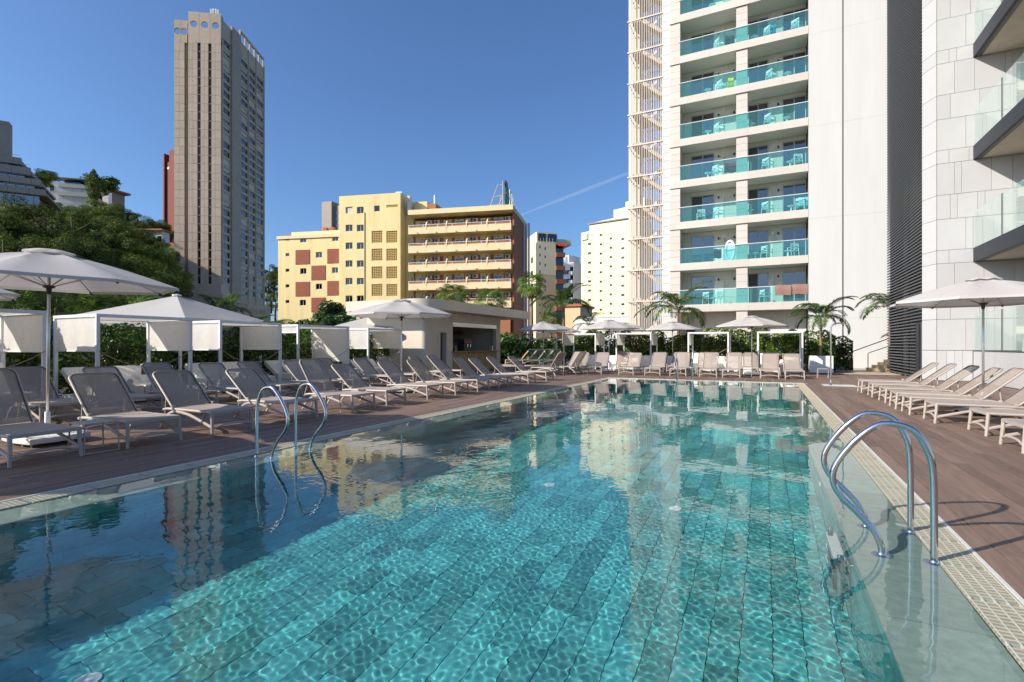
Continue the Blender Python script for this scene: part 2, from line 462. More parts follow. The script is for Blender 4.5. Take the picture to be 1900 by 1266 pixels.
# ---------- sun lounger: foot end at x=0, head towards -x
def curve(pts, n=10):
    """catmull-rom through points"""
    P = [Vector(p) for p in pts]; P = [P[0]*2 - P[1]] + P + [P[-1]*2 - P[-2]]; out = []
    for i in range(1, len(P)-2):
        for j in range(n):
            t = j / n
            out.append(.5*((2*P[i]) + (-P[i-1]+P[i+1])*t + (2*P[i-1]-5*P[i]+4*P[i+1]-P[i+2])*t*t + (-P[i-1]+3*P[i]-3*P[i+1]+P[i+2])*t**3))
    out.append(P[-2]); return out
def rounded_rect(hw, L, r, n=5):
    """U-shaped loop in (y, s): starts at s=0 on one side, goes round the far end"""
    pts = [(-hw, 0.0), (-hw, L - r)]
    for i in range(1, n): a = pi/2*i/n; pts.append((-hw + r - r*cos(a), L - r + r*sin(a)))
    pts.append((-hw + r, L)); pts.append((hw - r, L))
    for i in range(1, n): a = pi/2*i/n; pts.append((hw - r + r*sin(a), L - r + r*cos(a)))
    pts += [(hw, L - r), (hw, 0.0)]
    return pts
LM = {}
def lounger_meshes():
    # seat sling with a slight sag
    nx, ny = 14, 6; vs = []; fs = []
    for i in range(nx+1):
        x = -.025 - 1.13*i/nx
        for j in range(ny+1):
            y = -.315 + .63*j/ny; vs.append((x, y, .372 - .012*(1-(y/.315)**2)*sin(pi*min(1,i/nx))))
    for i in range(nx):
        for j in range(ny): a = i*(ny+1)+j; fs.append((a, a+1, a+ny+2, a+ny+1))
    LM['seat'] = MB().add(vs, fs).mesh('seat_sling', True); LM['seat'].materials.append(M_sling)
    def reg(k, mb, mt, sm=40): LM[k] = mb.mesh(k, sm); LM[k].materials.append(mt)
    rail = MB(); rail.tube(curve([(0.0,0,.355),(-.3,0,.352),(-.8,0,.352),(-1.22,0,.345),(-1.36,0,.325)]), .023, 8, flat=1.0); reg('rail', rail, M_frame)
    fr = MB(); fr.bar((-.012,-.34,.352),(-.012,.34,.352),.05,.046); reg('front', fr, M_frame)
    leg = MB(); leg.tube([(-.012,0,.36),(-.005,.0,.25),(.018,.012,.0)], [.027,.025,.021], 8); reg('leg', leg, M_frame)
    br = MB(); br.tube(curve([(.005,0,.12),(-.28,0,.20),(-.62,0,.285),(-.95,0,.315),(-1.16,0,.28),(-1.32,0,.17),(-1.44,0,.012)],6), .024, 8, flat=.8); reg('brace', br, M_frame)
    cb = MB(); cb.tube(curve([(.008,-.335,.10),(.004,-.17,.14),(.002,0,.15),(.004,.17,.14),(.008,.335,.10)],5), .017, 8); reg('cross', cb, M_frame)
    rb = MB(); rb.tube(curve([(-1.30,-.34,.17),(-1.27,0,.20),(-1.30,.34,.17)],5), .015, 6); reg('cross_rear', rb, M_frame)
    # back: in its own frame, hinge at origin, runs along -x
    U = rounded_rect(.325, .86, .10)
    bf = MB(); bf.tube([(-s, y, 0) for y, s in U], .019, 8); reg('back_frame', bf, M_frame)
    tr = MB(); tr.tube([(-s*1.0, y*.955, .012) for y, s in U], .0085, 6); reg('back_trim', tr, M_edge)
    vs = []; fs = []; n = 12
    for i in range(n+1):
        s = .845*i/n
        hw = .31 if s < .76 else .31 - .10 + .10*sqrt(max(0, 1-((s-.76)/.0995)**2))
        for j in range(5): vs.append((-s, hw*(j/2-1), .004))
    for i in range(n):
        for j in range(4): a = i*5+j; fs.append((a, a+1, a+6, a+5))
    reg('back_sling', MB().add(vs, fs), M_mesh, True)
    st = MB()
    for y in (-.28,.28): st.tube([(-.34,y,-.01),(-.10,y*1.02,-.33)], .012, 6)
    st.bar((-.34,-.28,-.012),(-.34,.28,-.012),.02,.012); reg('support', st, M_frame)
    kn = MB(); kn.tube([(0,-.012,0),(0,.03,0)], .03, 10); reg('knob', kn, M_frame)
lounger_meshes()
def make_lounger():
    o = root('sun_lounger', 'x', 'sun lounger')
    link('seat_sling', LM['seat'], None, o)
    for s in (-1, 1):
        link('side_rail', LM['rail'], None, o, (0, .34*s, 0))
        link('leg', LM['leg'], None, o, (0, .342*s, 0), scale=(1, s, 1))
        link('brace', LM['brace'], None, o, (0, .348*s, -.004))
    link('front_rail', LM['front'], None, o)
    link('crossbar', LM['cross'], None, o); link('crossbar', LM['cross_rear'], None, o)
    b = link('backrest', LM['back_frame'], None, o, (-1.13, 0, .375))
    b.rotation_euler = (0, radians(44), 0)
    link('back_sling', LM['back_sling'], None, b); link('edge_trim', LM['back_trim'], None, b); link('support_strut', LM['support'], None, b)
    for s in (-1, 1): link('hinge_knob', LM['knob'], None, o, (-1.10, .335*s, .385))
    return o
LPROTO = make_lounger(); LUSED = [False]
def lounger(x, y, rz, label, group, ang=44, sc=1.0, mats=None):
    o = LPROTO if not LUSED[0] else clone(LPROTO); LUSED[0] = True
    o.location = (x, y, 0); o.rotation_euler = (0, 0, rz); o['label'] = label; o['group'] = group
    if sc != 1.0: o.scale = (sc,)*3
    for c in o.children:
        if c.name.startswith('backrest'): c.rotation_euler = (0, radians(ang), 0)
    return o
rr = random.Random(11)
front_y = [1.9, 3.08, 4.31, 5.49, 6.95, 8.5, 9.75, 11.35, 12.6, 13.85, 15.1, 16.25, 17.5, 19.2]
for i, y in enumerate(front_y[1:]):
    lounger(-7.86 + rr.uniform(-.05,.05), y + rr.uniform(-.03,.03), rr.uniform(-.035,.035),
            f'taupe mesh sun lounger, {ordinal(i)} from the camera in the poolside row on the left', 'sun loungers in the left poolside row',
            {0: 56, 4: 57}.get(i, 43 + rr.uniform(-3, 3.5)))
back_y = [3.5, 4.75, 6.05, 7.3, 8.6, 9.75, 11.2, 12.35, 14.2, 15.4, 17.4, 18.6]
for i, y in enumerate(back_y):
    lounger(-11.42 + rr.uniform(-.06,.06), y, rr.uniform(-.04,.04), f'taupe mesh sun lounger, {ordinal(i)} from the camera in the second row, before the left cabanas',
            'sun loungers in the second left row', 44 + rr.uniform(-4, 4))
far_px = [(1066.5,696),(1103.5,696.5),(1162,697),(1210.5,697.5),(1258,698),(1314,699.5),(1357,701),(1428,703),(1475,704.5)]
for i, (px, py) in enumerate(far_px):
    p = ground(px, py); xx = at_y(px, py, 24.4).x
    lounger(xx, 24.4 + rr.uniform(-.1,.1), -pi/2 + rr.uniform(-.05,.05), f'taupe mesh sun lounger, {ordinal(i)} from the left in the row across the far pool end',
            'sun loungers across the far pool end', 52 + rr.uniform(-3, 3))
for i, px in enumerate([1146, 1218, 1250, 1305, 1392, 1432]):
    xx = at_y(px, 690, 27.4).x
    lounger(xx, 27.4, -pi/2 + rr.uniform(-.05,.05), f'taupe mesh sun lounger, {ordinal(i)} from the left in the back row at the far end', 'sun loungers in the far back row', 52 + rr.uniform(-3, 3))
for i, (x, y, ang) in enumerate([(-10.05, 22.9, 0), (-9.5, 24.2, 0), (-9.05, 23.4, 1)]):
    lounger(x, y, pi - .25 if not ang else -pi/2 - .35, ['shaded dark lounger turned sideways, left of the pair beside the bar corner', 'shaded dark lounger turned sideways, right of the pair beside the bar corner', 'half shaded lounger set askew at the left of the far pool end'][i],
            'loungers near the bar corner', 55)
right = [(2.6,18.7),(2.64,17.25),(2.66,15.72),(2.63,14.35),(2.66,13.3),(2.78,12.1),(3.1,10.8),(3.05,9.35)]
for i, (x, y) in enumerate(right):
    lounger(x, y, pi + rr.uniform(-.03,.03), f'taupe mesh sun lounger, {ordinal(i)} from the far end of the right-hand row', 'sun loungers in the right-hand row', [38,40,40,40,43,43,43,43][i])

# ---------- side tables
tb = root('side_table', 'x', 'side table')
put('table_top', MB().bb(-.2,.2,-.2,.2,.385,.405), M_frame, tb, bevel=.008)
for sx in (-1, 1):
    put('leg', MB().tube([(sx*.185,-.185,.385),(sx*.2,-.2,.012),(sx*.2,.2,.012),(sx*.185,.185,.385)], .011, 6), M_frame, tb)
first = True
for (x, y, lab) in ((-8.05, 3.66, 'small grey resin side table between the two nearest left loungers'), (-8.1, 7.75, 'small taupe side table beside the fifth lounger of the left poolside row'),
                    (-3.0, 25.2, 'small taupe side table among the far end loungers, left one'), (-.35, 25.3, 'small taupe side table beside the far umbrella base'), (2.25, 26.1, 'small taupe side table beside the white planter')):
    t = tb if first else clone(tb); first = False; t.location = (x, y, 0); t['label'] = lab; t['group'] = 'side tables'

# ---------- octagonal parasols
def umbrella_parts():
    R, zr, za = 1.62, 2.34, 2.78
    def zprof(t): return za - (za - zr) * (t**1.35)
    vs = [(0,0,za)]; fs = []; n = 8; sub = 6; rings = 7
    for i in range(1, rings+1):
        t = i / rings
        for s in range(n*sub):
            a = 2*pi*s/(n*sub); ph = (s % sub)/sub
            w = abs(ph - .5)*2                       # 1 on a rib, 0 mid panel
            aa = (a % (2*pi/n)) - pi/n
            rad = R*t*cos(pi/n)/cos(aa)
            rad *= 1 - .035*(1-w)*t
            z = zprof(t) - .035*(1-w*w)*sin(pi*t)*.8
            vs.append((cos(a)*rad, sin(a)*rad, z))
    m = n*sub
    for s in range(m): fs.append((0, 1+s, 1+(s+1)%m))
    for i in range(rings-1):
        for s in range(m):
            k = (s+1)%m; fs.append((1+i*m+s, 1+(i+1)*m+s, 1+(i+1)*m+k, 1+i*m+k))
    o = len(vs)
    for s in range(m):
        x, y, z = vs[1+(rings-1)*m+s]; vs.append((x*1.004, y*1.004, z-.045))
    for s in range(m):
        k = (s+1)%m; fs.append((1+(rings-1)*m+s, o+s, o+k, 1+(rings-1)*m+k))
    can = MB().add(vs, fs).mesh('canopy', 30); can.materials.append(M_canopy)
    vs = [(0,0,za+.05)]; fs = []
    for i, (rad, z) in enumerate(((.17, za+.03), (.30, za-.018))):
        for s in range(32):
            a = 2*pi*s/32; w = cos(a*8)
            vs.append((cos(a)*rad*(1+.03*w*i), sin(a)*rad*(1+.03*w*i), z + (.011*w*i)))
    for s in range(32): fs.append((0,1+s,1+(s+1)%32)); fs.append((1+s,33+s,33+(s+1)%32,1+(s+1)%32))
    vent = MB().add(vs, fs).mesh('vent_cap', True); vent.materials.append(M_canopy)
    rib = MB().tube([(R*.985*t, 0, zprof(t)-.03) for t in (.03,.3,.6,.85,1.0)], .0085, 5).mesh('rib', True); rib.materials.append(M_alu)
    strut = MB().tube([(.045,0,2.28),(R*.5,0,zprof(.5)-.035)], .007, 5).mesh('strut', True); strut.materials.append(M_alu)
    tip = MB().tube([(R*.97,0,zr-.03),(R*1.0,0,zr-.055)], [.02,.012], 6).mesh('rib_tip', True); tip.materials.append(M_dark)
    pole = MB().tube([(0,0,.10),(0,0,2.76)], .021, 10).mesh('pole', True); pole.materials.append(M_alu)
    hub = MB().lathe([(.03,2.17),(.033,2.25),(.07,2.262),(.07,2.29),(.03,2.30)], 12).mesh('hub', 30); hub.materials.append(M_dark)
    slv = MB().lathe([(.034,.13),(.034,.44),(.03,.45)], 12).mesh('sleeve', 30); slv.materials.append(M_white)
    base = MB().prism([(.40*cos(a)*(1/max(abs(cos(a)),abs(sin(a)))**.75), .40*sin(a)*(1/max(abs(cos(a)),abs(sin(a)))**.75)) for a in [2*pi*i/32 for i in range(32)]], .055, .135).mesh('base', 30, bevel=.018); base.materials.append(M_white)
    wh = MB().tube([(0,-.02,.03),(0,.02,.03)], .03, 10).mesh('castor', 30); wh.materials.append(M_dark)
    return can, vent, rib, strut, tip, pole, hub, slv, base, wh
UP = umbrella_parts()
def make_umbrella():
    can, vent, rib, strut, tip, pole, hub, slv, base, wh = UP
    o = root('parasol', 'x', 'parasol')
    c = link('canopy', can, None, o); link('vent_cap', vent, None, c)
    link('pole', pole, None, o); link('hub', hub, None, o); link('sleeve', slv, None, o)
    for i in range(8):
        rb = link('rib', rib, None, o, rz=i*pi/4); link('strut', strut, None, rb); link('rib_tip', tip, None, rb)
    b = link('base', base, None, o)
    for sx in (-1,1):
        for sy in (-1,1): link('castor', wh, None, b, (sx*.3, sy*.3, 0))
    return o
uproto = make_umbrella(); uused = False
def far_pos(px, py_apex, z=2.8):
    p = at_d(px, py_apex, FPX*(z-CAM_H)/(HOR-py_apex)); return (p.x, p.y)
ums = [((-9.42,3.70), 'large off-white octagonal parasol over the nearest left loungers', .06, .02),
       ((-9.75,.55), 'off-white octagonal parasol just left of the picture, shading the near left deck', .2, 0),
       ((-13.1,3.1), 'off-white parasol whose rim shows at the left picture edge below the near parasol', .1, 0),
       ((-9.9,12.45), 'off-white octagonal parasol standing in the left poolside row before the bar', .2, 0),
       (far_pos(1008,598), 'off-white parasol at the left of the far end, beside the bar corner', .1, 0),
       (far_pos(1033,603), 'off-white parasol partly hidden behind the parasol beside the bar corner', .3, 0),
       (far_pos(1130,594), 'off-white parasol over the second and third far end loungers', .1, 0),
       (far_pos(1158,599), 'off-white parasol partly hidden behind the one left of the far row middle', .25, 0),
       (far_pos(1248,597), 'off-white parasol between two cabanas in front of a feather palm, far end', .15, 0),
       (far_pos(1395,587), 'off-white parasol at the far end in front of the hotel ground floor', .3, 0),
       ((4.02,13.75), 'off-white octagonal parasol with slim metal pole over the right-hand loungers', .3, 0)]
for i, (xy, lab, rz, tilt) in enumerate(ums):
    o = uproto if not uused else clone(uproto); uused = True
    o.location = (xy[0], xy[1], 0); o.rotation_euler = (0, tilt, rz); o['label'] = lab; o['group'] = 'octagonal parasols'
# small white parasols of the neighbouring terrace
for i, (px, d, lab) in enumerate(((979, 47, 'small white parasol beyond the glass rail, left of the two'), (1035, 49, 'small white parasol beyond the glass rail, right of the two'))):
    o = clone(uproto); p = ud(kx(px)*d, d, .12); o.location = p; o.scale = (.95,.95,.75); o['label'] = lab; o['group'] = 'parasols on the neighbouring terrace'

# ---------- big square pyramid canopies behind the hedge
def pyramid(cx_, cy_, half, rz, zr, za, label):
    o = root('pyramid_canopy', label, 'parasol', (cx_, cy_, -.03), rz, 'square pyramid canopies')
    vs = [(0,0,za)]; fs = []
    nn = 10
    ring = []
    for t in (.15, .45, .75, 1.0):
        for s in range(4):
            for j in range(nn):
                a = (-1+2*j/nn); c = [(a,-1),(1,a),(-a,1),(-1,-a)][s]
                ring.append((c[0]*half*t, c[1]*half*t, zr + (za-zr)*(1-t) - .10*sin(pi*t)*(1-abs(a))*.5))
    m = 4*nn; vs += ring
    for s in range(m): fs.append((0,1+s,1+(s+1)%m))
    for i in range(3):
        for s in range(m): k=(s+1)%m; fs.append((1+i*m+s,1+(i+1)*m+s,1+(i+1)*m+k,1+i*m+k))
    o2 = len(vs)
    for s in range(m): x,y,z = vs[1+3*m+s]; vs.append((x,y,z-.16))
    for s in range(m): k=(s+1)%m; fs.append((1+3*m+s,o2+s,o2+k,1+3*m+k))
    put('canopy', MB().add(vs, fs), M_canopy, o, smooth=25)
    put('finial', MB().lathe([(.14,za-.02),(.14,za+.03),(.05,za+.05)],8), M_wframe, o)
    put('pole', MB().tube([(0,0,0),(0,0,za-.02)],.05,10), M_alu, o, smooth=40)
    for s in range(4):
        a = pi/4 + s*pi/2
        put('rib', MB().tube([(0,0,za-.06),(cos(a)*half*1.38,sin(a)*half*1.38,zr-.03)],.018,6), M_alu, o)
        put('strut', MB().tube([(0,0,zr-.1),(cos(a)*half*.75,sin(a)*half*.75,zr+(za-zr)*.45)],.012,6), M_alu, o)
p = at_d(328, 590, 18.0); pyramid(p.x, p.y, 2.25, .32, 2.3, 3.2, 'big white pyramid canopy behind the left hedge, below the beige tower')
p = at_d(690, 600, 27.0); pyramid(p.x, p.y, 2.1, .35, 2.15, 3.0, 'white pyramid canopy behind the cabanas left of the bar')

# ---------- cabanas with daybeds
def make_cabana(name_label, loc, rz, W=2.2, D=2.0, H_=2.15, shades=((1.36,), (1.36,)), group='cabanas', towel=0, rope=True):
    """front at local y=0 facing -y, local x = width, back at y=D"""
    o = root('cabana', name_label, 'cabana', loc, rz, group)
    w = .075
    for x in (0, W-w):
        for y in (0, D-w): put('post', MB().bb(x,x+w,y,y+w,0,H_-w-.002), M_wframe, o, bevel=.006, seg=1)
    for y in (0, D-w): put('beam', MB().bb(0,W,y,y+w,H_-w,H_), M_wframe, o, bevel=.006, seg=1)
    for x in (0, W-w): put('beam', MB().bb(x+.001,x+w-.001,w+.002,D-w-.002,H_-w+.001,H_-.001), M_wframe, o, bevel=.006, seg=1)
    # roof cloth, sagging a little
    vs = []; fs = []; n = 8
    for i in range(n+1):
        for j in range(n+1):
            u, v = i/n, j/n; vs.append((w+.01+(W-2*w-.02)*u, w+.01+(D-2*w-.02)*v, H_-.05-.05*sin(pi*u)*sin(pi*v)))
    for i in range(n):
        for j in range(n): a=i*(n+1)+j; fs.append((a,a+n+1,a+n+2,a+1))
    put('roof_cloth', MB().add(vs, fs), M_fabric, o, smooth=True)
    for k, sh in enumerate(shades):
        if not sh: continue
        x = w*.5 if k == 0 else W - w*.5
        zb = sh[0]; vs = []; fs = []; n = 14
        for i in range(n+1):
            for j in range(5):
                v = i/n; z = H_-w-.01 - (H_-w-.01-zb)*j/4
                vs.append((x + .008*sin(v*17+k)*(.2+j/4) , w+.02+(D-2*w-.04)*v, z))
        for i in range(n):
            for j in range(4): a=i*5+j; fs.append((a,a+5,a+6,a+1))
        s_ = put('side_shade', MB().add(vs, fs), M_fabric, o, smooth=True)
        put('hem_bar', MB().bb(x-.014,x+.014,w+.01,D-w-.01,zb-.03,zb), M_wframe, s_)
        put('mid_cord', MB().tube([(x+.012,D*.52,H_-w),(x+.012,D*.52,zb)],.006,5), M_ink, s_)
    if rope:
        pts = [(w*.5+(W-w)*t, -.012, 1.30 - .40*(1-(2*t-1)**2)) for t in [i/10 for i in range(11)]]
        rp = put('rope', MB().tube(pts, .009, 5), M_rope, o, smooth=True)
        pq = put('plaque', MB().bb(W/2-.17,W/2+.17,-.03,-.014,.70,.90), M_plaque, o)
        put('plaque_print', MB().bb(W/2-.075,W/2+.075,-.034,-.0305,.775,.80).bb(W/2-.012,W/2+.012,-.034,-.0305,.83,.87), M_ink, pq)
    return o
def make_daybed(label, loc, rz, W=2.0, L=1.75, group='daybeds', n=2, towel=True, back=(38, 38)):
    """foot at local y=0, raised backs at y=L"""
    o = root('daybed', label, 'daybed', loc, rz, group)
    put('platform', MB().bb(.02,W-.02,.06,L-.02,.03,.20), M_white, o, bevel=.01)
    for i in range(n):
        x0, x1 = W*i/n + .01, W*(i+1)/n - .01
        put('mattress', MB().bb(x0,x1,0,L*.62,.205,.43), M_cushion, o, bevel=.035, seg=3, smooth=40)
        bk = put('back_cushion', MB().bb(x0+.005,x1-.005,0,.80,-.16,0), M_cushion, o, loc=(0, L*.60, .43), bevel=.03, seg=3, smooth=40)
        bk.rotation_euler = (radians(back[i % 2]), 0, 0)
        pl = MB(); nn = 8; vs = []; fs = []
        for a in range(nn+1):
            for b in range(nn+1):
                u, v = 2*a/nn-1, 2*b/nn-1; t = ((1-u*u)*(1-v*v))**.5
                vs.append((u*.23, v*.23, .075*t))
        k = len(vs)
        for (x, y, z) in list(vs): vs.append((x, y, -z))
        for a in range(nn):
            for b in range(nn):
                q = a*(nn+1)+b; fs.append((q,q+nn+1,q+nn+2,q+1)); fs.append((k+q,k+q+1,k+q+nn+2,k+q+nn+1))
        pw = put('pillow', pl.add(vs, fs), M_pillow, o, smooth=True)
        pw.location = ((x0+x1)/2 + (.12 if i else -.12), L*.66, .62); pw.rotation_euler = (radians(52), 0, radians(20 if i else 38))
    return o
def towel_roll(label, loc, rz):
    b = MB().tube(curve([(-.24,0,.09),(0,.0,.092),(.24,0,.09)],3), .085, 12).bb(-.23,.23,-.13,.13,.0,.025)
    return tag(put('folded_towel', b, M_pillow, None, loc, rz, smooth=40), label, 'towel', 'rolled towels on daybeds')
left_cab = [(-13.62, 3.15, 5.35), (-13.75, 6.30, 8.50), (-14.2, 9.57, 11.70), (-14.5, 12.6, 15.05), (-14.95, 16.6, 18.85)]
for i, (x, y0, y1) in enumerate(left_cab):
    # front faces +x: local -y -> world +x means rz = +90deg
    W = y1 - y0
    sh = ((1.30,), (1.30,)) if i != 3 else ((1.88,), (.82,))
    make_cabana(f'white metal cabana with cream side shades, {ordinal(i)} from the camera along the left hedge', (x, y0, 0), pi/2, W, 2.0, 2.15, sh, 'cabanas along the left hedge')
    make_daybed(f'cream daybed with raised backs under the {ordinal(i)} cabana along the left hedge', (x - .14, y0 + .1, 0), pi/2, W - .2, 1.75, 'daybeds under the left cabanas', back=(34,34) if i else (50,50))
    if i in (1, 2): towel_roll(f'rolled white towel on the foot of the {ordinal(i)} left daybed', (x-.35, y0+ (W*.32), .432), .2)
far_cab = [(1052,1112), (1148,1213), (1279,1354), (1405,1489)]
for i, (a, b) in enumerate(far_cab):
    x0, x1 = at_y(a, 620, 30.0).x, at_y(b, 620, 30.0).x
    make_cabana(f'white metal cabana, {ordinal(i)} from the left in the row before the hotel', (x0, 29.3, 0), 0, x1-x0, 1.9, 2.13, ((1.45,), (1.45,)) if i < 3 else ((), (1.5,)), 'cabanas before the hotel')
    make_daybed(f'cream daybed under the {ordinal(i)} cabana from the left before the hotel', (x0+.12, 29.5, 0), 0, x1-x0-.24, 1.7, 'daybeds before the hotel', back=(45, 30))

# ---------- pool ladders
def rail_pts(dirx):
    P = [(0,0),(0,.30),(-.005,.60),(-.03,.74),(-.10,.87),(-.20,.915),(-.31,.90),(-.44,.78),(-.545,.62),(-.57,.50),(-.525,.39),(-.42,.28),(-.335,.18),(-.29,.08),(-.285,0)]
    return [(x*dirx, 0, z) for x, z in P]
def ladder(label, x, y0, y1, dirx, down=True, rz=0):
    o = root('pool_ladder', label, 'pool ladder', (x, y0, -.03), rz, 'pool ladders')
    for y in (0, y1-y0):
        put('handrail', MB().tube(curve(rail_pts(dirx), 5), .0215, 14), M_steel, o, loc=(0,y,0), smooth=True)
        for xx in (0, -.285*dirx):
            put('flange', MB().lathe([(.062,0),(.062,.008),(.050,.014),(.030,.018),(.026,.03)],20,(xx,y,.001)), M_steel, o, smooth=35)
    xs = -.285*dirx - .24*dirx
    for y in (0, y1-y0):
        put('stringer', MB().tube([(xs,y,-.14),(xs,y,-1.05)],.02,10), M_steel, o, smooth=True)
        put('wall_bracket', MB().tube([(xs,y,-.3),(-.30*dirx,y,-.3)],.012,8), M_steel, o, smooth=True)
    for z in (-.25,-.52,-.79): put('step', MB().bb(xs-.045,xs+.045,.02,y1-y0-.02,z-.015,z+.015), M_steel, o, bevel=.006)
    return o
lads = [ladder('polished steel pool ladder with looped handrails at the right pool edge', 1.0, 4.27, 4.88, 1),
        ladder('polished steel pool ladder with looped handrails at the left pool edge', -5.88, 4.46, 5.07, -1)]
p = at_y(1287, 700, 21.9)
lads.append(ladder('slim steel pool ladder at the far pool edge before the loungers', p.x, 21.62, 22.2, 1, rz=pi/2))
for o in lads:
    for c in o.children: c.cycles.is_caustics_receiver = True

# ---------- pool fittings
for i, (px, py) in enumerate(((1020,918),(1253,959),(838,882),(163,1233))):
    zf = -.52; q = ground(px, py, zf)
    # underwater point: step back along the refracted ray
    tag(put('floor_inlet', MB().lathe([(.075,0),(.07,.012),(.03,.014)],18), M_white, None, (q.x, q.y, -DEPTH+.004), smooth=30), ['round white floor inlet in the middle of the pool floor', 'round white floor inlet right of the pool middle', 'round white floor inlet near the left ladder shadow', 'round white floor inlet at the near left of the pool floor'][i], 'inlet', 'pool floor inlets').cycles.is_caustics_receiver = True
for i, y in enumerate((6.6, 16.5)):
    q = put('wall_inlet', MB().lathe([(.08,0),(.075,.012),(.03,.014)],18), M_white, None, (PX1-.004, y, -.45), smooth=30, rot=(0,-pi/2,0))
    tag(q, ['round white inlet on the right pool wall, nearer one', 'round white inlet on the right pool wall, farther one'][i], 'inlet', 'pool wall inlets'); q.cycles.is_caustics_receiver = True

# ---------- outdoor shower
sh = root('outdoor_shower', 'slim steel outdoor shower with a bent overhead pipe on the far right deck', 'shower', (2.08,21.3,0))
put('column', MB().tube(curve([(0,0,0),(0,0,1.2),(0,0,1.95),(.05,0,2.13),(.2,0,2.2),(.42,0,2.2)],5), .028, 10), M_steel, sh, smooth=True)
put('shower_head', MB().lathe([(.09,0),(.09,.012),(.03,.03),(.02,.05)],16,(.42,0,2.135)), M_steel, sh, smooth=30)
put('base_plate', MB().lathe([(.09,0),(.09,.012),(.035,.02)],16), M_steel, sh, smooth=30)
put('push_valve', MB().tube([(0,-.03,1.1),(0,-.07,1.1)],.02,8), M_steel, sh, smooth=30)
put('shower_tray', MB().bb(-.25,.75,-.45,.45,.003,.012), M_chan, sh)
# ================================================================ BUILDINGS
M_stucco = mat('white_render', (.56,.555,.54), .8, var=.03, vscale=1.2, bump=.08, bscale=18, dirt=(.50,.495,.48), dscale=1.6, damt=.45, stretch=(1,1,.12))
M_back = mat('balcony_back_wall', (.72,.675,.60), .7, var=.04, vscale=6, rnd=.03)  # cladding colour lightened, putting extra brightness into the shaded balcony recess
M_clad = mat('cream_stone_cladding', (.555,.51,.455), .6, var=.04, vscale=6, rnd=.04)
M_soffit = mat('balcony_soffit', (.80,.77,.70), .8, var=.03)
M_gtur = glass('turquoise_glass', (.66,.905,.915), .9, base=.02, diff=(.36,.74,.77,.06))
M_gpale = glass('pale_green_glass', (.93,.98,.96), .9, base=.015, diff=(.74,.88,.83,.12))
M_gdoor = glass('door_glass', (.30,.34,.37), 1.0, base=.16)
M_gwin = glass('window_glass', (.03,.04,.05), .9, base=.10)
M_curtain = mat('grey_curtain', (.60,.61,.60), .9, var=.05, vscale=5, stretch=(14,14,.3))
M_doorframe = mat('grey_door_frame', (.45,.45,.44), .45)
M_room = mat('dark_room', (.05,.05,.05), .9)
M_tilew = mat('white_ceramic_panel', (.475,.472,.468), .35, var=.02, vscale=3, rnd=.05, dirt=(.42,.42,.42), dscale=2.0, damt=.3)
M_joint = mat('dark_joint', (.09,.09,.09), .8)
M_anth = mat('anthracite_steel', (.024,.028,.036), .5, var=.1, vscale=4, spec=.3)
M_black = mat('black_louver', (.06,.066,.075), .45, var=.10, vscale=6)
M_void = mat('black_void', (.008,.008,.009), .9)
M_conc = mat('beige_soffit_concrete', (.52,.46,.37), .8, var=.10, vscale=2.5, dirt=(.40,.36,.30), dscale=1.2, damt=.5)
M_mint = mat('white_garden_chair', (.78,.80,.78), .45)
M_stair = mat('white_painted_steel', (.66,.57,.47), .5, var=.04, vscale=3)
M_corten = mat('rusty_brown_plate', (.20,.095,.04), .7, var=.25, vscale=3)
M_grey_rail = mat('grey_handrail', (.22,.22,.22), .4, metal=.6)

# ---------- hotel tower: balcony facade faces -Y
FY = 37.4
def fx(px): return at_y(px, 641, FY).x
hotel = root('hotel_tower', 'tall cream hotel tower with turquoise glass balconies and blank white side wall', 'building', (fx(1244), FY, 0))
ox = fx(1244)
def hx(px): return fx(px) - ox
X_p0, X_b0, X_c0, X_c1, X_b1, X_w1 = 0.0, hx(1262), hx(1366), hx(1387), hx(1500), hx(1700)
X_l = hx(1230)
ZT = 35.5; REC = 1.55
levels = [3.74 + 2.9*i for i in range(11)]              # underside of each balcony slab
def strip_rows(name, mtl, x0, x1, y0, y1, z0, z1, h, gap=.012):
    z = z0
    while z < z1 - .02:
        e = min(z + h, z1); piece(name, mtl, hotel, x0, x1, y0, y1, z + gap/2, e - gap/2); z = e
# core body
put('core', MB().bb(X_l+.03, X_w1, REC+.02, 9.0, -.03, ZT).bb(X_b1+.02, X_w1, .03, REC+.02, -.03, ZT), M_joint, hotel)
# pale side strip and stone pier at the left, built from cladding courses
strip_rows('cladding_course', M_stucco, X_l, X_p0-.006, .02, REC, 0, ZT, .58)
put('pier_core', MB().bb(X_p0, X_b0-.02, .02, REC+.02, 0, ZT), M_joint, hotel)
for i, zb in enumerate([-.03 + .0] + levels):
    z0 = 0 if i == 0 else zb + .5
    z1 = levels[i] if i < len(levels) else ZT
    n = 5
    for j in range(n):
        a, b = z0 + (z1-z0)*j/n, z0 + (z1-z0)*(j+1)/n
        piece('cladding_tile', M_clad, hotel, X_p0-.02, X_b0, -.02, REC, a+.006, b-.006)
        piece('cladding_tile', M_clad, hotel, X_c0, X_c1, .0, .55, a+.006, b-.006)
# blank white wall in tall panels with a dark vertical joint
xj = hx(1563.5)
zz = 0
pan = [0, 3.1, 9.4, 15.2, 21.0, 26.8, 32.6, ZT]
for a, b in zip(pan[:-1], pan[1:]):
    piece('wall_panel', M_stucco, hotel, X_b1, xj-.035, -.12, .06, a+.003, b-.003)
    piece('wall_panel', M_stucco, hotel, xj+.035, X_w1, -.12, .06, a+.003, b-.003)
put('downpipe', MB().tube([(xj,-.10,.02),(xj,-.10,ZT)], .03, 8), M_anth, hotel)
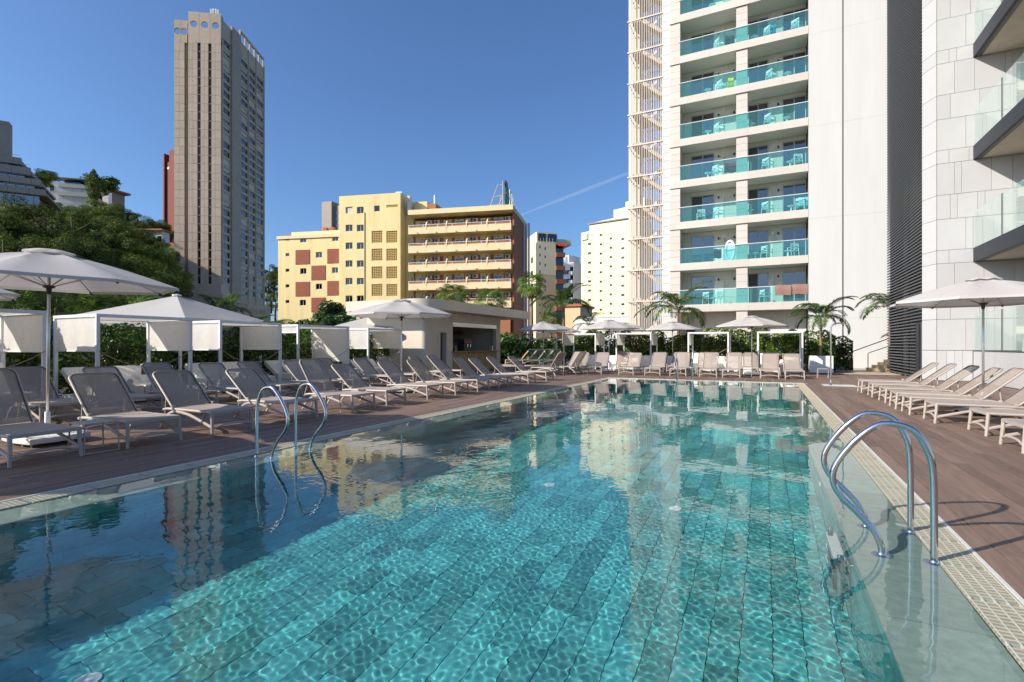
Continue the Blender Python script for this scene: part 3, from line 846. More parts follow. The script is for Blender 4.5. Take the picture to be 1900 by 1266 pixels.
# balcony levels
door_me = {}
def sliding_door(name, x0, x1, z0, z1, y, parent, open_=0.0, curtain=True):
    f = put(name, MB().bb(x0,x0+.06,y-.05,y+.03,z0,z1).bb(x1-.06,x1,y-.05,y+.03,z0,z1).bb(x0+.061,x1-.061,y-.049,y+.03,z1-.06,z1).bb((x0+x1)/2-.03,(x0+x1)/2+.03,y-.045,y+.02,z0,z1-.061), M_doorframe, parent)
    xm = (x0+x1)/2
    if open_ <= 0: put('pane', MB().bb(x0+.061,xm-.031,y-.012,y-.004,z0+.02,z1-.061), M_gdoor, f)
    put('pane', MB().bb(xm+.031,x1-.061,y-.03,y-.022,z0+.02,z1-.061), M_gdoor, f)
    put('room_back', MB().bb(x0,x1,y+.30,y+.32,z0,z1), M_room, f)
    if curtain:
        vs = []; fs = []; n = 30; w = (x1-x0)*(.55 if open_ <= 0 else .3)
        xa = x1 - w - .05
        for i in range(n+1):
            t = i/n; vs += [(xa+w*t, y+.12+.035*sin(t*38), z0), (xa+w*t, y+.12+.035*sin(t*38), z1-.07)]
        for i in range(n): fs.append((2*i,2*i+2,2*i+3,2*i+1))
        put('curtain', MB().add(vs, fs), M_curtain, f)
    return f
rr2 = random.Random(21)
dx = [(hx(1277), hx(1322)), (hx(1386)+.02, hx(1426)), (hx(1453), hx(1499))]
def yback(px): return px
for i in range(-1, len(levels)):
    zf = 0.0 if i < 0 else levels[i] + .5            # floor
    zc = levels[i+1] if i + 1 < len(levels) else ZT   # underside above
    if i >= 0:
        zb = levels[i]
        sl_ = put('balcony_slab', MB().bb(X_p0-.05, X_b1-.01, -.06, REC, zb+.012, zb+.488), M_soffit, hotel)
        cuts = [X_p0-.06, X_p0+(X_b0-X_p0)*.5, X_b0+(X_c0-X_b0)*.55, X_c1+.05, X_b1-(X_b1-X_c1)*.42, X_b1-.012]
        for a, b in zip(cuts[:-1], cuts[1:]): piece('fascia_panel', M_clad, hotel, a+.004, b-.004, -.10, -.062, zb, zb+.5)
        # glass balustrade panes and white top rail
        gcuts = [X_b0+.01, X_b0+(X_c0-X_b0)*.5, X_c0-.01, X_c1+.01, X_c1+(X_b1-X_c1)*.34, X_c1+(X_b1-X_c1)*.68, X_b1-.03]
        for a, b in zip(gcuts[:-1], gcuts[1:]): piece('balustrade_pane', M_gtur, hotel, a+.006, b-.006, -.045, -.033, zf+.02, zf+1.0)
        piece('top_rail', M_wframe, hotel, X_b0-.10, X_b1-.02, -.062, -.018, zf+1.0, zf+1.035)
        piece('balustrade_pane', M_gtur, hotel, X_b0-.004, X_b0+.008, -.02, .9, zf+.02, zf+1.0)
    # back wall in courses, with doors
    segs = [X_b0] + [v for q in dx for v in q] + [X_b1]
    for a, b in zip(segs[0::2], segs[1::2]):
        if b - a < .05: continue
        for j in range(4):
            z0, z1 = zf + (zc-zf)*j/4, zf + (zc-zf)*(j+1)/4
            piece('wall_course', M_back, hotel, a, b, REC-.03, REC+.015, z0+.006, z1-.006)
    for q, (a, b) in enumerate(dx):
        h = 2.12
        sliding_door('sliding_door', a, b, zf+.02, zf+h, REC-.01, hotel, open_=1 if rr2.random() < .28 else 0)
        piece('wall_course', M_back, hotel, a, b, REC-.03, REC+.015, zf+h+.006, zc-.004)
    for px in (1342, 1434):
        piece('partition_screen', M_gpale, hotel, hx(px)-.012, hx(px)+.012, .15, REC-.04, zf+.02, zf+1.75)
    for px in (1330, 1360, 1445):
        put('wall_lamp', MB().lathe([(.05,0),(.05,.14),(.03,.16)],8,(hx(px),REC-.1,zf+1.75)), M_dark, hotel)
# balcony chairs and tables (white resin)
def chair_mesh():
    b = MB()
    b.bb(-.24,.24,-.22,.22,.42,.455)
    for sx in (-1,1):
        b.bar((sx*.23,-.21,.62),(sx*.25,-.25,0),.04,.03); b.bar((sx*.23,.20,.86),(sx*.25,.28,0),.04,.03)
        b.bar((sx*.24,-.24,.63),(sx*.235,.24,.65),.05,.025)
    for z in (.52,.62,.72): b.bb(-.21,.21,.195,.215,z,z+.05)
    b.bb(-.25,.25,.185,.225,.80,.86)
    me = b.mesh('balcony_chair'); me.materials.append(M_mint); return me
def table_mesh():
    b = MB().lathe([(.22,0),(.20,.02),(.06,.06),(.05,.40),(.22,.44),(.24,.455),(.24,.475)],16)
    me = b.mesh('balcony_table', 40); me.materials.append(M_mint); return me
CH, TBm = chair_mesh(), table_mesh()
names = ['ground','first','second','third','fourth','fifth','sixth','seventh','eighth','ninth','tenth','eleventh']
lay = {1:[('c',1312,.5,2.6),('t',1322,.5,0),('c',1333,.5,3.7),('c',1420,.5,2.2)],2:[('t',1401,.5,0),('c',1423,.5,2.4),('t',1463,.5,0),('c',1472,.5,3.6)],3:[('c',1298,.6,3.4),('c',1332,.5,2.4),('t',1391,.5,0),('c',1424,.5,2.5),('t',1469,.5,0),('c',1487,.5,2.9)],
       4:[('t',1312,.5,0),('c',1330,.5,2.5),('c',1425,.5,2.5),('t',1467,.5,0),('c',1480,.6,3.5)],5:[('t',1312,.5,0),('c',1334,.5,2.3),('t',1394,.5,0),('c',1429,.5,2.4),('t',1461,.5,0)],6:[('t',1312,.5,0),('c',1338,.5,2.4),('c',1432,.5,2.4),('t',1463,.5,0)],
       7:[('c',1334,.5,2.3),('t',1399,.5,0),('c',1428,.5,2.4),('c',1480,.5,2.6)],8:[('t',1320,.5,0),('c',1425,.5,2.4)]}
for fl, items in lay.items():
    zf = levels[fl-1] + .5; cnt = {'c':0,'t':0}
    tot = {k: sum(1 for q in items if q[0]==k) for k in 'ct'}
    for (k, px, y, rz) in items:
        cnt[k] += 1
        side = 'left bay' if px < 1366 else 'right bay'
        o = link('balcony_chair' if k == 'c' else 'balcony_table', CH if k == 'c' else TBm, None, None, (ox+hx(px)+.0, FY+y+.1, zf+.004), rz)
        tag(o, f"white resin {'armchair' if k=='c' else 'side table'}, {ordinal(cnt[k]-1)} from the left on the hotel balcony, {names[fl]} upper floor", 'chair' if k == 'c' else 'table', 'furniture on the hotel balconies')
# towels hung over balustrades and chairs
M_tbrown = mat('brown_towel', (.27,.155,.125), .95, var=.12, vscale=20); M_tblue = mat('blue_towel', (.02,.30,.55), .95, var=.2, vscale=14); M_tmar = mat('maroon_towel', (.14,.02,.05), .95, var=.1)
M_taqua = mat('aqua_towel', (.25,.60,.66), .95, var=.1); M_tyel = mat('yellow_towel', (.62,.55,.05), .95, var=.1); M_tblk = mat('black_cloth', (.02,.02,.025), .9)
def hung_towel(px0, px1, zr, drop, m, label, y=-.075):
    vs = []; fs = []; n = 10; x0, x1 = ox+hx(px0), ox+hx(px1)
    prof = [(y-.02, zr-drop), (y-.03, zr-drop*.5), (y-.005, zr+.045), (y+.09, zr+.04), (y+.11, zr-drop*.6)]
    for i in range(n+1):
        t = i/n
        for (yy, z) in prof: vs.append((x0+(x1-x0)*t + .01*sin(z*9), FY+yy+.012*sin(t*9+z*3), z + .015*sin(t*5)))
    for i in range(n):
        for j in range(4): a=i*5+j; fs.append((a,a+5,a+6,a+1))
    tag(put('hung_towel', MB().add(vs, fs), m, smooth=True), label, 'towel', 'towels on the hotel balconies')
z1_ = levels[0] + .5
hung_towel(1438,1468, z1_+1.03, .62, M_tbrown, 'brown towel over the lowest right balcony rail, left of the two')
hung_towel(1470,1499, z1_+1.03, .60, M_tbrown, 'brown towel over the lowest right balcony rail, right of the two')
def draped(px, fl, m, label, w=.5):
    zf = levels[fl-1]+.5; x = ox+hx(px); vs = []; fs = []; n = 6
    prof = [(-.02,.35),(0,.6),(.02,.90),(.10,.92),(.18,.6),(.22,.3)]
    for i in range(n+1):
        t = i/n
        for (yy, z) in prof: vs.append((x-w/2+w*t, FY+.45+yy+.03*sin(t*11+z*4), zf+z+.03*sin(t*7)))
    for i in range(n):
        for j in range(5): a=i*6+j; fs.append((a,a+6,a+7,a+1))
    tag(put('draped_towel', MB().add(vs, fs), m, smooth=True), label, 'towel', 'towels on the hotel balconies')
draped(1432, 7, M_tblue, 'bright blue towel over a chair on an upper right hotel balcony')
draped(1355, 6, M_tyel, 'yellow cloth by the column on an upper left hotel balcony', .35)
draped(1354, 4, M_tmar, 'maroon towel beside the column on a middle left hotel balcony', .75)
draped(1491, 3, M_taqua, 'pale aqua towel over a chair at the right end of a hotel balcony', .55)
draped(1330, 2, M_tblk, 'black cloth over a chair on a lower left hotel balcony', .5)
draped(1353, 7, M_tblk, 'dark cloth on the top left hotel balcony by the column', .6)
fb = MB(); vs_=[]
for i in range(17):
    a = 2*pi*i/16; vs_.append((.28*cos(a), 0, .72+.66*sin(a)))
fb.tube(vs_, .08, 10); fb.bb(-.22,.22,-.03,.03,.2,1.2)
tag(put('inflatable_mattress', fb, mat('striped_inflatable', (.78,.80,.80), .4, var=.25, vscale=1.5, stretch=(14,14,.1)), None, (ox+hx(1354), FY+.35, levels[1]+.5), smooth=40), 'white striped inflatable mattress standing on a lower left hotel balcony', 'inflatable')

# ---------- white lattice stair cage at the left of the tower
sx0, sx1, sd = fx(1167), fx(1230) - .06, 3.4
cage = root('stair_cage', 'white open lattice stair cage attached to the left of the hotel tower', 'stairs', (sx0, FY + .1, 0))
SW = sx1 - sx0
nb = 19
bar_f = MB().bb(-.03,.03,-.02,.02,0,ZT).mesh('lattice_bar'); bar_f.materials.append(M_stair)
for i in range(nb+1):
    x = SW*i/nb; s = 1.8 if i in (0, nb) else .95
    link('lattice_bar', bar_f, None, cage, (x, 0, 0), scale=(s*.7, 1.1, 1))
for i in range(1, 10): link('lattice_bar', bar_f, None, cage, (0, sd*i/10, 0), rz=pi/2, scale=(.9,1.5,1))
for i in range(0, nb+1, 2): link('lattice_bar', bar_f, None, cage, (SW*i/nb, sd, 0), scale=(.95,1.5,1))
PIT = 2.28; nlev = int(ZT/PIT)
for i in range(1, nlev+1):
    z = PIT*i
    put('ring_beam', MB().bb(-.12,SW+.05,-.09,-.035,z,z+.085).bb(-.12,-.06,-.03,sd,z,z+.085).bb(-.05,SW+.05,sd+.03,sd+.09,z,z+.085), M_stair, cage)
for i in range(nlev):
    z = PIT*i + .5
    st = put('stringer', MB().bar((SW*.36,.35,z+1.95),(SW-.1,.35,z+.75),.06,.24), M_stair, cage); put('stringer', MB().bar((SW*.36,1.45,z+1.95),(SW-.1,1.45,z+.75),.06,.24), M_stair, cage)
    tr_ = MB()
    for k in range(8): t = k/8; tr_.bb(SW*.36+(SW*.64-.1)*t, SW*.36+(SW*.64-.1)*(t+.1), .38, 1.42, z+1.88-1.2*t, z+1.92-1.2*t)
    put('treads', tr_, M_corten, st)
    put('stringer', MB().bar((SW*.36,1.9,z-.3),(SW-.1,1.9,z+.75),.06,.2), M_stair, cage); put('stringer', MB().bar((SW*.36,2.95,z-.3),(SW-.1,2.95,z+.75),.06,.2), M_stair, cage)
    put('landing_plate', MB().bb(.12,SW*.38,.3,3.0,z+1.90,z+1.97), M_corten, cage)
    put('landing_edge', MB().bb(.10,SW*.36,.24,.29,z+1.86,z+2.10), M_stair, cage)
put('core_wall', MB().bb(SW*.05,SW*.16,1.6,3.0,0,ZT), M_stair, cage)

# ---------- black louver screen between tower and annex
LX, LY0, LY1, LZ = 5.82, 26.2, 33.4, 33.0
louv = root('louver_screen', 'tall black louvered screen wall between the hotel tower and the white annex', 'screen', (LX, LY0, 0))
sl_me = MB().add([(0,0,.0),(.06,0,.0),(.06,0,.056),(0,0,.056),(0,1,.0),(.06,1,.0),(.06,1,.056),(0,1,.056)], [(0,1,2,3),(7,6,5,4),(0,4,5,1),(1,5,6,2),(2,6,7,3),(3,7,4,0)]).mesh('slat'); sl_me.materials.append(M_black)
z = .06; n_sl = 0
while z < LZ:
    y0 = .52 if z > 2.35 else 1.42
    link('slat', sl_me, None, louv, (0, y0, z), scale=(1, LY1-LY0-y0, 1)); z += .142
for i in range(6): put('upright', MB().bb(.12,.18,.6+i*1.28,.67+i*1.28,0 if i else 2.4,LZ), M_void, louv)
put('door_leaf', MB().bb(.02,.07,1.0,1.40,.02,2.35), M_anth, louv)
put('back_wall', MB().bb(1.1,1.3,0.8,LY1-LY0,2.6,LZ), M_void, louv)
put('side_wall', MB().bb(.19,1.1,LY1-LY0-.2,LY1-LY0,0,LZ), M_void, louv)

# ---------- white tiled annex at the right
AY, AX0, AXC, ABX = 26.0, 6.18, 5.86, 7.30
annex = root('tiled_annex', 'white annex clad in rectangular ceramic panels with dark edged glass balconies', 'building', (0,0,0))
rows = [(0,1.24),(1.24,2.21),(2.21,3.47),(3.47,4.0)]
AZ0, NFL = 1.22, 9
put('core', MB().bb(AX0+.02, 14, AY+.06, AY+6, 0, AZ0+4*NFL).prism([(AX0+.02,AY+.06),(AX0+.02,AY+3),(AXC+.06,AY+3),(AXC+.06,AY+.75)], 0, AZ0+4*NFL), M_joint, annex)
r3 = random.Random(5)
for fl in range(NFL):
    for ri, (a, b) in enumerate(rows):
        z0, z1 = AZ0 + 4*fl + a, AZ0 + 4*fl + b
        x = AX0; off = [.9,.42,.55,.38][ri]; first_ = True
        while x < 10.4:
            w = off if first_ else r3.choice([.22,.9,.62,.9,.24]); first_ = False
            piece('facade_panel', M_tilew, annex, x+.005, min(x+w,10.4)-.005, AY+r3.uniform(0,.004), AY+.05, z0+.007, z1-.007); x += w
        # chamfered corner panel
        c = MB().add([(AXC,AY+.72,z0+.007),(AX0-.012,AY+.012,z0+.007),(AX0-.012,AY+.012,z1-.007),(AXC,AY+.72,z1-.007),(AXC+.05,AY+.74,z0+.007),(AX0+.03,AY+.04,z0+.007),(AX0+.03,AY+.04,z1-.007),(AXC+.05,AY+.74,z1-.007)],
                     [(0,1,2,3),(7,6,5,4),(4,5,1,0),(2,6,7,3)])
        put('facade_panel', c, M_tilew, annex)
# side wall under and behind the balconies
put('inner_wall', MB().bb(9.4, 9.6, 12.0, AY-.01, 0, AZ0+4*NFL), M_joint, annex)
for fl in range(NFL):
    zf = AZ0 + 4*fl
    y = 12.2; k = 0
    while y < AY - .1:
        w = [1.3, .9, 2.1, .6, 1.3][k % 5]; k += 1; e = min(y+w, AY-.05)
        if w > 2: 
            f = put('balcony_door', MB().bb(9.33,9.39,y+.02,y+.09,zf+.05,zf+2.7).bb(9.33,9.39,e-.09,e-.02,zf+.05,zf+2.7).bb(9.33,9.39,y+.091,e-.091,zf+2.62,zf+2.7), M_doorframe, annex)
            put('pane', MB().bb(9.37,9.38,y+.09,e-.09,zf+.05,zf+2.62), M_gdoor, f)
        else: piece('facade_panel', M_tilew, annex, 9.34, 9.39, y+.006, e-.006, zf+.02, zf+3.4)
        y = e
# balconies run towards the camera along x = ABX
BY0 = 13.0
for fl in range(NFL):
    zt = AZ0 + 4*fl
    if fl > 0:
        put('balcony_slab', MB().bb(ABX+.10, 9.4, BY0, AY-.012, zt-.50, zt-.01), M_conc, annex)
        put('slab_edge', MB().bb(ABX, ABX+.09, BY0, AY-.01, zt-.53, zt+.01), M_anth, annex)
        put('soffit_trim', MB().bb(ABX+.10, ABX+.24, BY0, AY-.014, zt-.53, zt-.502), M_black, annex)
    y = AY - .02
    for k, w in enumerate((2.6, 2.4, 2.4, 2.4, 2.4)):
        piece('balustrade_pane', M_gpale, annex, ABX+.03, ABX+.05, max(y-w+.01, BY0), y-.01, zt+.02, zt+1.46); y -= w
        piece('pane_clamp', M_anth, annex, ABX+.022, ABX+.06, y-.012, y+.012, zt+.02, zt+1.46) if k < 4 else None
# plinth with ribbed panels
yy = AY; 
put('plinth_core', MB().bb(ABX+.05, 9.3, 12.0, AY-.02, 0, AZ0-.02), M_joint, annex)
k = 0; y = AY - .02
while y > 12.2:
    w = r3.choice([.34,.5,.62,.22]); piece('plinth_panel', M_tilew, annex, ABX, ABX+.045, max(y-w, 12.1)+.004, y-.004, .02, AZ0-.03); y -= w
x = AX0
while x < ABX - .02:
    w = r3.choice([.3,.42,.25]); piece('plinth_panel', M_tilew, annex, x+.004, min(x+w, ABX-.01)-.004, AY-.001, AY+.05, .02, AZ0-.012); x += w
put('plinth_panel', MB().add([(AXC,AY+.72,.02),(AX0-.012,AY+.012,.02),(AX0-.012,AY+.012,AZ0-.012),(AXC,AY+.72,AZ0-.012)],[(0,1,2,3)]), M_tilew, annex)
put('plinth_cap', MB().bb(ABX-.02, ABX+.1, 12.0, AY-.03, AZ0-.028, AZ0-.001), M_black, annex)
for i, (y, rz, lab) in enumerate(((22.6, 1.2, 'white resin armchair behind the pale glass of the lowest annex balcony'), (21.2, 2.0, 'second white resin armchair behind the lowest annex balcony glass, nearer the picture edge'))):
    tag(link('balcony_chair', CH, None, None, (8.0, y, AZ0+.004), rz, scale=(1.25,1.25,1.25)), lab, 'chair', 'chairs on the annex balcony')
tag(link('balcony_table', TBm, None, None, (8.05, 21.9, AZ0+4.004), 0, scale=(1.3,1.3,1.3)), 'white round side table on the annex balcony one floor up', 'table')

# ---------- stone steps and handrail in front of the blank wall
stp = root('stone_steps', 'short flight of beige stone steps beside the black louver screen', 'steps', (5.15, 33.7, 0))
M_stepst = mat('beige_step_stone', (.60,.46,.28), .8, var=.12, vscale=5, rnd=.1)
for i in range(4): put('step', MB().bb(.28*i, 1.4, 0, 1.6, .155*i-.005*(i>0)+.001*i, .155*(i+1)), M_stepst, stp)
hr = root('handrail', 'black metal handrail beside the stone steps', 'handrail', (5.0, 33.5, 0))
put('rail', MB().tube([(-.9,0,1.0),(-.75,0,1.06),(1.3,0,1.95)], .024, 8), M_anth, hr)
put('lower_rail', MB().tube([(.0,.0,.03),(0,0,.95),(.05,0,1.02),(1.3,0,1.52)], .02, 8), M_anth, hr)

# ---------- bar kiosk
M_bar = mat('beige_kiosk_render', (.62,.55,.455), .85, var=.05, vscale=1.0, bump=.12, bscale=30, dirt=(.52,.46,.38), dscale=.8, damt=.35)
M_batten = mat('oak_batten', (.40,.265,.11), .55, var=.2, vscale=4, rnd=.12, stretch=(3,3,.6))
M_counter = mat('oak_counter', (.36,.185,.07), .4, var=.2, vscale=5, stretch=(4,.6,4))
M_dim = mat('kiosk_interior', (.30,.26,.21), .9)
BX, BY_0, BY_1, BXb = -14.5, 20.0, 27.7, -18.1
bar_ = root('bar_kiosk', 'beige rendered pool bar with curved flat roof and serving hatch', 'kiosk', (0,0,0))
oy0, oy1 = at_x(840,650,BX).y, at_x(921,650,BX).y        # serving hatch
dy0, dy1 = at_x(812,650,BX).y, at_x(829.5,650,BX).y      # service door
w = MB()
w.bb(BXb, BX-.25, BY_0, BY_0+.25, 0, 3.06)
w.bb(BXb, BXb+.25, BY_0+.251, BY_1-.251, 0, 3.06).bb(BXb, BX-.25, BY_1-.25, BY_1, 0, 3.06)
# front wall pieces around door and hatch, rounded near corner
cr = [(BX-.25+.25*sin(a), BY_0+.25-.25*cos(a)) for a in [pi/2*i/6 for i in range(7)]]
w.prism([(BX-.25,BY_0+.25)] + cr, 0, 3.06)
w.bb(BX-.25, BX, BY_0+.251, dy0, 0, 3.06).bb(BX-.25, BX, dy1, oy0, 0, 3.06).bb(BX-.25, BX, oy1, BY_1-.001, 0, 3.06)
w.bb(BX-.25, BX, dy0+.001, dy1-.001, 2.12, 3.06).bb(BX-.25, BX, oy0+.001, oy1-.001, 2.62, 3.06).bb(BX-.25, BX-.12, oy0+.001, oy1-.001, 0, 1.02)
put('wall', w, M_bar, bar_)
poly = []
RX, RY0, RY1, RXb = -13.35, 18.75, 29.6, -18.3
rc = 1.1
poly += [(RXb,RY0),(RX-rc,RY0)] + [(RX-rc+rc*sin(a), RY0+rc-rc*cos(a)) for a in [pi/2*i/10 for i in range(1,10)]] + [(RX,RY0+rc),(RX,RY1),(RXb,RY1)]
put('roof', MB().prism(poly, 3.062, 3.54), M_bar, bar_, smooth=30)
put('door', MB().bb(BX-.18,BX-.13,dy0+.08,dy0+(dy1-dy0)*.52,.02,2.08), M_bar, bar_)
put('door_frame', MB().bb(BX-.26,BX+.02,dy0+.002,dy0+.06,0,2.118).bb(BX-.26,BX+.02,dy1-.06,dy1-.002,0,2.118).bb(BX-.26,BX+.02,dy0+.061,dy1-.061,2.06,2.117), M_bar, bar_)
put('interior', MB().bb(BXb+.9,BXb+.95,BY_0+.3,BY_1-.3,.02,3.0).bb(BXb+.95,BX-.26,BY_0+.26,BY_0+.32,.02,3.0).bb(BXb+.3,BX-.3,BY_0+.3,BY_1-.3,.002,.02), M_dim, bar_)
cn = put('counter', MB().bb(BX-.5,BX+.22,oy0-.1,oy1+.1,1.06,1.11), M_counter, bar_, bevel=.008)
yb = oy0
batt = MB().add([(0,0,0),(0,.16,0),(.05,.13,0),(.05,.03,0),(0,0,1.0),(0,.16,1.0),(.05,.13,1.0),(.05,.03,1.0)],[(3,2,1,0),(4,5,6,7),(0,4,7,3),(3,7,6,2),(2,6,5,1)]).mesh('batten'); batt.materials.append(M_batten)
while yb < oy1 - .05: link('batten', batt, None, bar_, (BX+.004, yb, .05)); yb += .165
put('shutter_box', MB().bb(BX-.1,BX+.01,oy0+.004,oy1-.004,2.40,2.615), M_alu, bar_)
ysh = at_x(843,641,BXb+1.15).y
shf = put('bottle_shelf', MB().bb(BXb+1.0,BXb+1.3,ysh-.4,ysh+1.9,2.02,2.06), M_counter, bar_); put('bottle_shelf', MB().bb(BXb+1.0,BXb+1.3,ysh-.4,ysh+1.7,1.55,1.59), M_counter, bar_)
fo = MB()
for i in range(9):
    yy = 20.6 + i*.85; fo.lathe([(.035,0),(.03,.05),(.012,.06)],8,(BX+.55,yy,2.985))
put('roof_lamps', fo, M_white, bar_)
M_bot = [mat(f'bottle_glass_{i}', c, .15) for i, c in enumerate([(.06,.03,.01),(.01,.06,.02),(.35,.22,.04),(.30,.30,.28),(.25,.02,.02)])]
def bottle_me(m, i):
    me = MB().lathe([(.036,0),(.038,.01),(.038,.17),(.030,.20),(.013,.235),(.013,.30),(.016,.302),(.016,.32)],10).mesh(f'bottle_{i}', 40); me.materials.append(m); return me
BMs = [bottle_me(m, i) for i, m in enumerate(M_bot)]
r4 = random.Random(2); kk = 0
cols_ = ['brown','green','amber','clear','red']
for (z, n, y0, nm) in ((2.062,9,ysh,'upper'),(1.592,9,ysh,'middle')):
    for i in range(n):
        c = r4.randrange(5)
        tag(link('bottle', BMs[c], None, None, (BXb+1.15, y0+i*.17, z)), f'{cols_[c]} bottle, {ordinal(i)} from the left on the {nm} shelf inside the bar', 'bottle', 'bottles in the bar')
for i in range(7):
    c = r4.randrange(5)
    tag(link('bottle', BMs[c], None, None, (BX-.32, oy0+.08+i*.13, 1.112)), f'{cols_[c]} bottle, {ordinal(i)} from the left on the bar counter end', 'bottle', 'bottles in the bar')
cm = root('coffee_machine', 'black espresso machine with red trim on the bar counter', 'coffee machine', (BX-.33, oy0+1.75, 1.112))
put('body', MB().bb(-.25,.2,-.4,.4,.0,.55), M_dark, cm, bevel=.02); put('trim', MB().bb(.2,.22,-.38,.38,.42,.50), mat('red_trim',(.30,.02,.02),.3), cm)
put('group_head', MB().lathe([(.04,.22),(.04,.36)],10,(.24,-.15,0)).lathe([(.04,.22),(.04,.36)],10,(.24,.15,0)), M_steel, cm); put('cup_rail', MB().bb(-.22,.18,-.38,.38,.551,.64), M_dark, cm)
for i, y in enumerate((oy1-.75, oy1-.45)):
    tag(put('soap_dispenser' if i else 'beer_tap', MB().lathe([(.05,0),(.045,.22),(.02,.25),(.02,.32)],10), M_alu if i else M_counter, None, (BX-.05,y,1.112), smooth=40), ['small amber tap on the bar counter', 'small pale dispenser at the right end of the bar counter'][i], 'dispenser')
# ================================================================ BACKGROUND BUILDINGS
def flatten(o):
    """hand the children of a helper frame to its parent, keeping their place"""
    mb = o.matrix_basis.copy()
    for c in list(o.children):
        m = mb @ c.matrix_basis; c.parent = o.parent; c.matrix_basis = m
    bpy.data.objects.remove(o)
class Face:
    """a facade line between two picture columns at given distances; local x along it, y into the building, z up"""
    def __init__(s, pl, dl, pr, dr):
        a, b = ud(kx(pl)*dl, dl), ud(kx(pr)*dr, dr)
        s.o = a; s.L = (b-a).length; s.rz = atan2(b.y-a.y, b.x-a.x); s.ul, s.dl = kx(pl)*dl, dl; s.ur, s.dr = kx(pr)*dr, dr
    def t(s, px):
        k = kx(px); return (k*s.dl - s.ul) / ((s.ur - s.ul) - k*(s.dr - s.dl))
    def x(s, px): return s.t(px) * s.L
    def d(s, px): return s.dl + (s.dr - s.dl)*s.t(px)
    def z(s, px, py): return CAM_H - (py - HOR)/FPX*s.d(px)
WM = {}
M_wframe2 = mat('white_window_frame', (.66,.66,.64), .5)
M_blind = mat('pale_roller_blind', (.55,.51,.45), .8, var=.05, rnd=.1)
def window(parent, x0, x1, z0, z1, y=0.0, depth=.16, frame=M_wframe2, panes=2, blind=0.0, fw=.06, name='window'):
    """a real recessed-looking window: projecting reveal frame, mullion, panes, optional blind; mesh shared by size"""
    key = (round(x1-x0,2), round(z1-z0,2), panes, frame.name, round(blind,1))
    if key not in WM:
        W, Hh = key[0], key[1]
        f = MB().bb(0,fw,-.03,.05,0,Hh).bb(W-fw,W,-.03,.05,0,Hh).bb(fw+.001,W-fw-.001,-.03,.05,Hh-fw,Hh).bb(fw+.001,W-fw-.001,-.05,.05,0,fw)
        for i in range(1, panes): f.bb(W*i/panes-fw*.4, W*i/panes+fw*.4, -.028, .045, fw+.002, Hh-fw-.002)
        fm = f.mesh(name); fm.materials.append(frame)
        g = MB()
        for i in range(panes): g.bb(max(fw,W*i/panes+fw*.4)+.001, min(W-fw,W*(i+1)/panes-fw*.4)-.001, .0, .01, fw+.002, Hh-fw-.002)
        gm = g.mesh('pane'); gm.materials.append(M_gwin)
        rm = MB().bb(fw,W-fw,.02,.04,fw,Hh-fw).mesh('room'); rm.materials.append(M_room)
        bm_ = None
        if blind:
            bm_ = MB().bb(fw+.002,W-fw-.002,-.02,-.005,Hh-fw-(Hh-2*fw)*blind,Hh-fw-.002).mesh('blind'); bm_.materials.append(M_blind)
        WM[key] = (fm, gm, rm, bm_)
    fm, gm, rm, bm_ = WM[key]
    o = link(name, fm, None, parent, (x0, y, z0)); link('pane', gm, None, o); link('room_back', rm, None, o)
    if bm_: link('blind', bm_, None, o)
    return o
def wall_with_holes(name, parent, m, x0, x1, z0, z1, holes, y=0.0, th=.35):
    """wall face cut on a grid so that the holes are open; holes = (x0,x1,z0,z1)"""
    xs = sorted({x0, x1, *[h[0] for h in holes], *[h[1] for h in holes]}); zs = sorted({z0, z1, *[h[2] for h in holes], *[h[3] for h in holes]})
    xs = [v for v in xs if x0 <= v <= x1]; zs = [v for v in zs if z0 <= v <= z1]
    b = MB()
    for i in range(len(xs)-1):
        run = None
        for j in range(len(zs)-1):
            cxm, czm = (xs[i]+xs[i+1])/2, (zs[j]+zs[j+1])/2
            if any(h[0] < cxm < h[1] and h[2] < czm < h[3] for h in holes):
                if run is not None: b.quad((xs[i],y,run),(xs[i+1],y,run),(xs[i+1],y,zs[j]),(xs[i],y,zs[j])); run = None
            elif run is None: run = zs[j]
        if run is not None: b.quad((xs[i],y,run),(xs[i+1],y,run),(xs[i+1],y,zs[-1]),(xs[i],y,zs[-1]))
    for (a, c, e, f) in holes:
        b.quad((a,y,e),(a,y+th,e),(a,y+th,f),(a,y,f)).quad((c,y+th,e),(c,y,e),(c,y,f),(c,y+th,f)).quad((a,y,e),(c,y,e),(c,y+th,e),(a,y+th,e)).quad((a,y+th,f),(c,y+th,f),(c,y,f),(a,y,f))
    return put(name, b, m, parent)

# ---------- tall beige residential tower
M_tan = mat('beige_granite_panel', (.56,.44,.325), .8, var=.10, vscale=1.5, rnd=.07, dirt=(.44,.34,.25), dscale=.35, damt=.4)
M_tan2 = mat('darker_beige_panel', (.41,.34,.275), .85, var=.14, vscale=1.2, rnd=.08)  # darker beige than the other panels, for the recessed strip and blank pier
M_tanj = mat('tower_joint', (.26,.22,.18), .9)
F1 = Face(323, 143.3, 411.5, 145.0); F2 = Face(411.5, 145.0, 490, 171.0)
tw = root('apartment_tower', 'tall narrow beige stone apartment tower with round holes in its crown', 'building', F1.o, F1.rz)
zb, zt1, zt2 = 6.0, F1.z(330, 37), F1.z(380, 26)
a1, a2, a3 = F1.x(342), F1.x(351), F1.L
put('core', MB().bb(.35,a3-.35,.4,24.5,zb,zt2-6.0), M_tanj, tw)
s1, s2, sw = F1.x(371), F1.x(391), .42
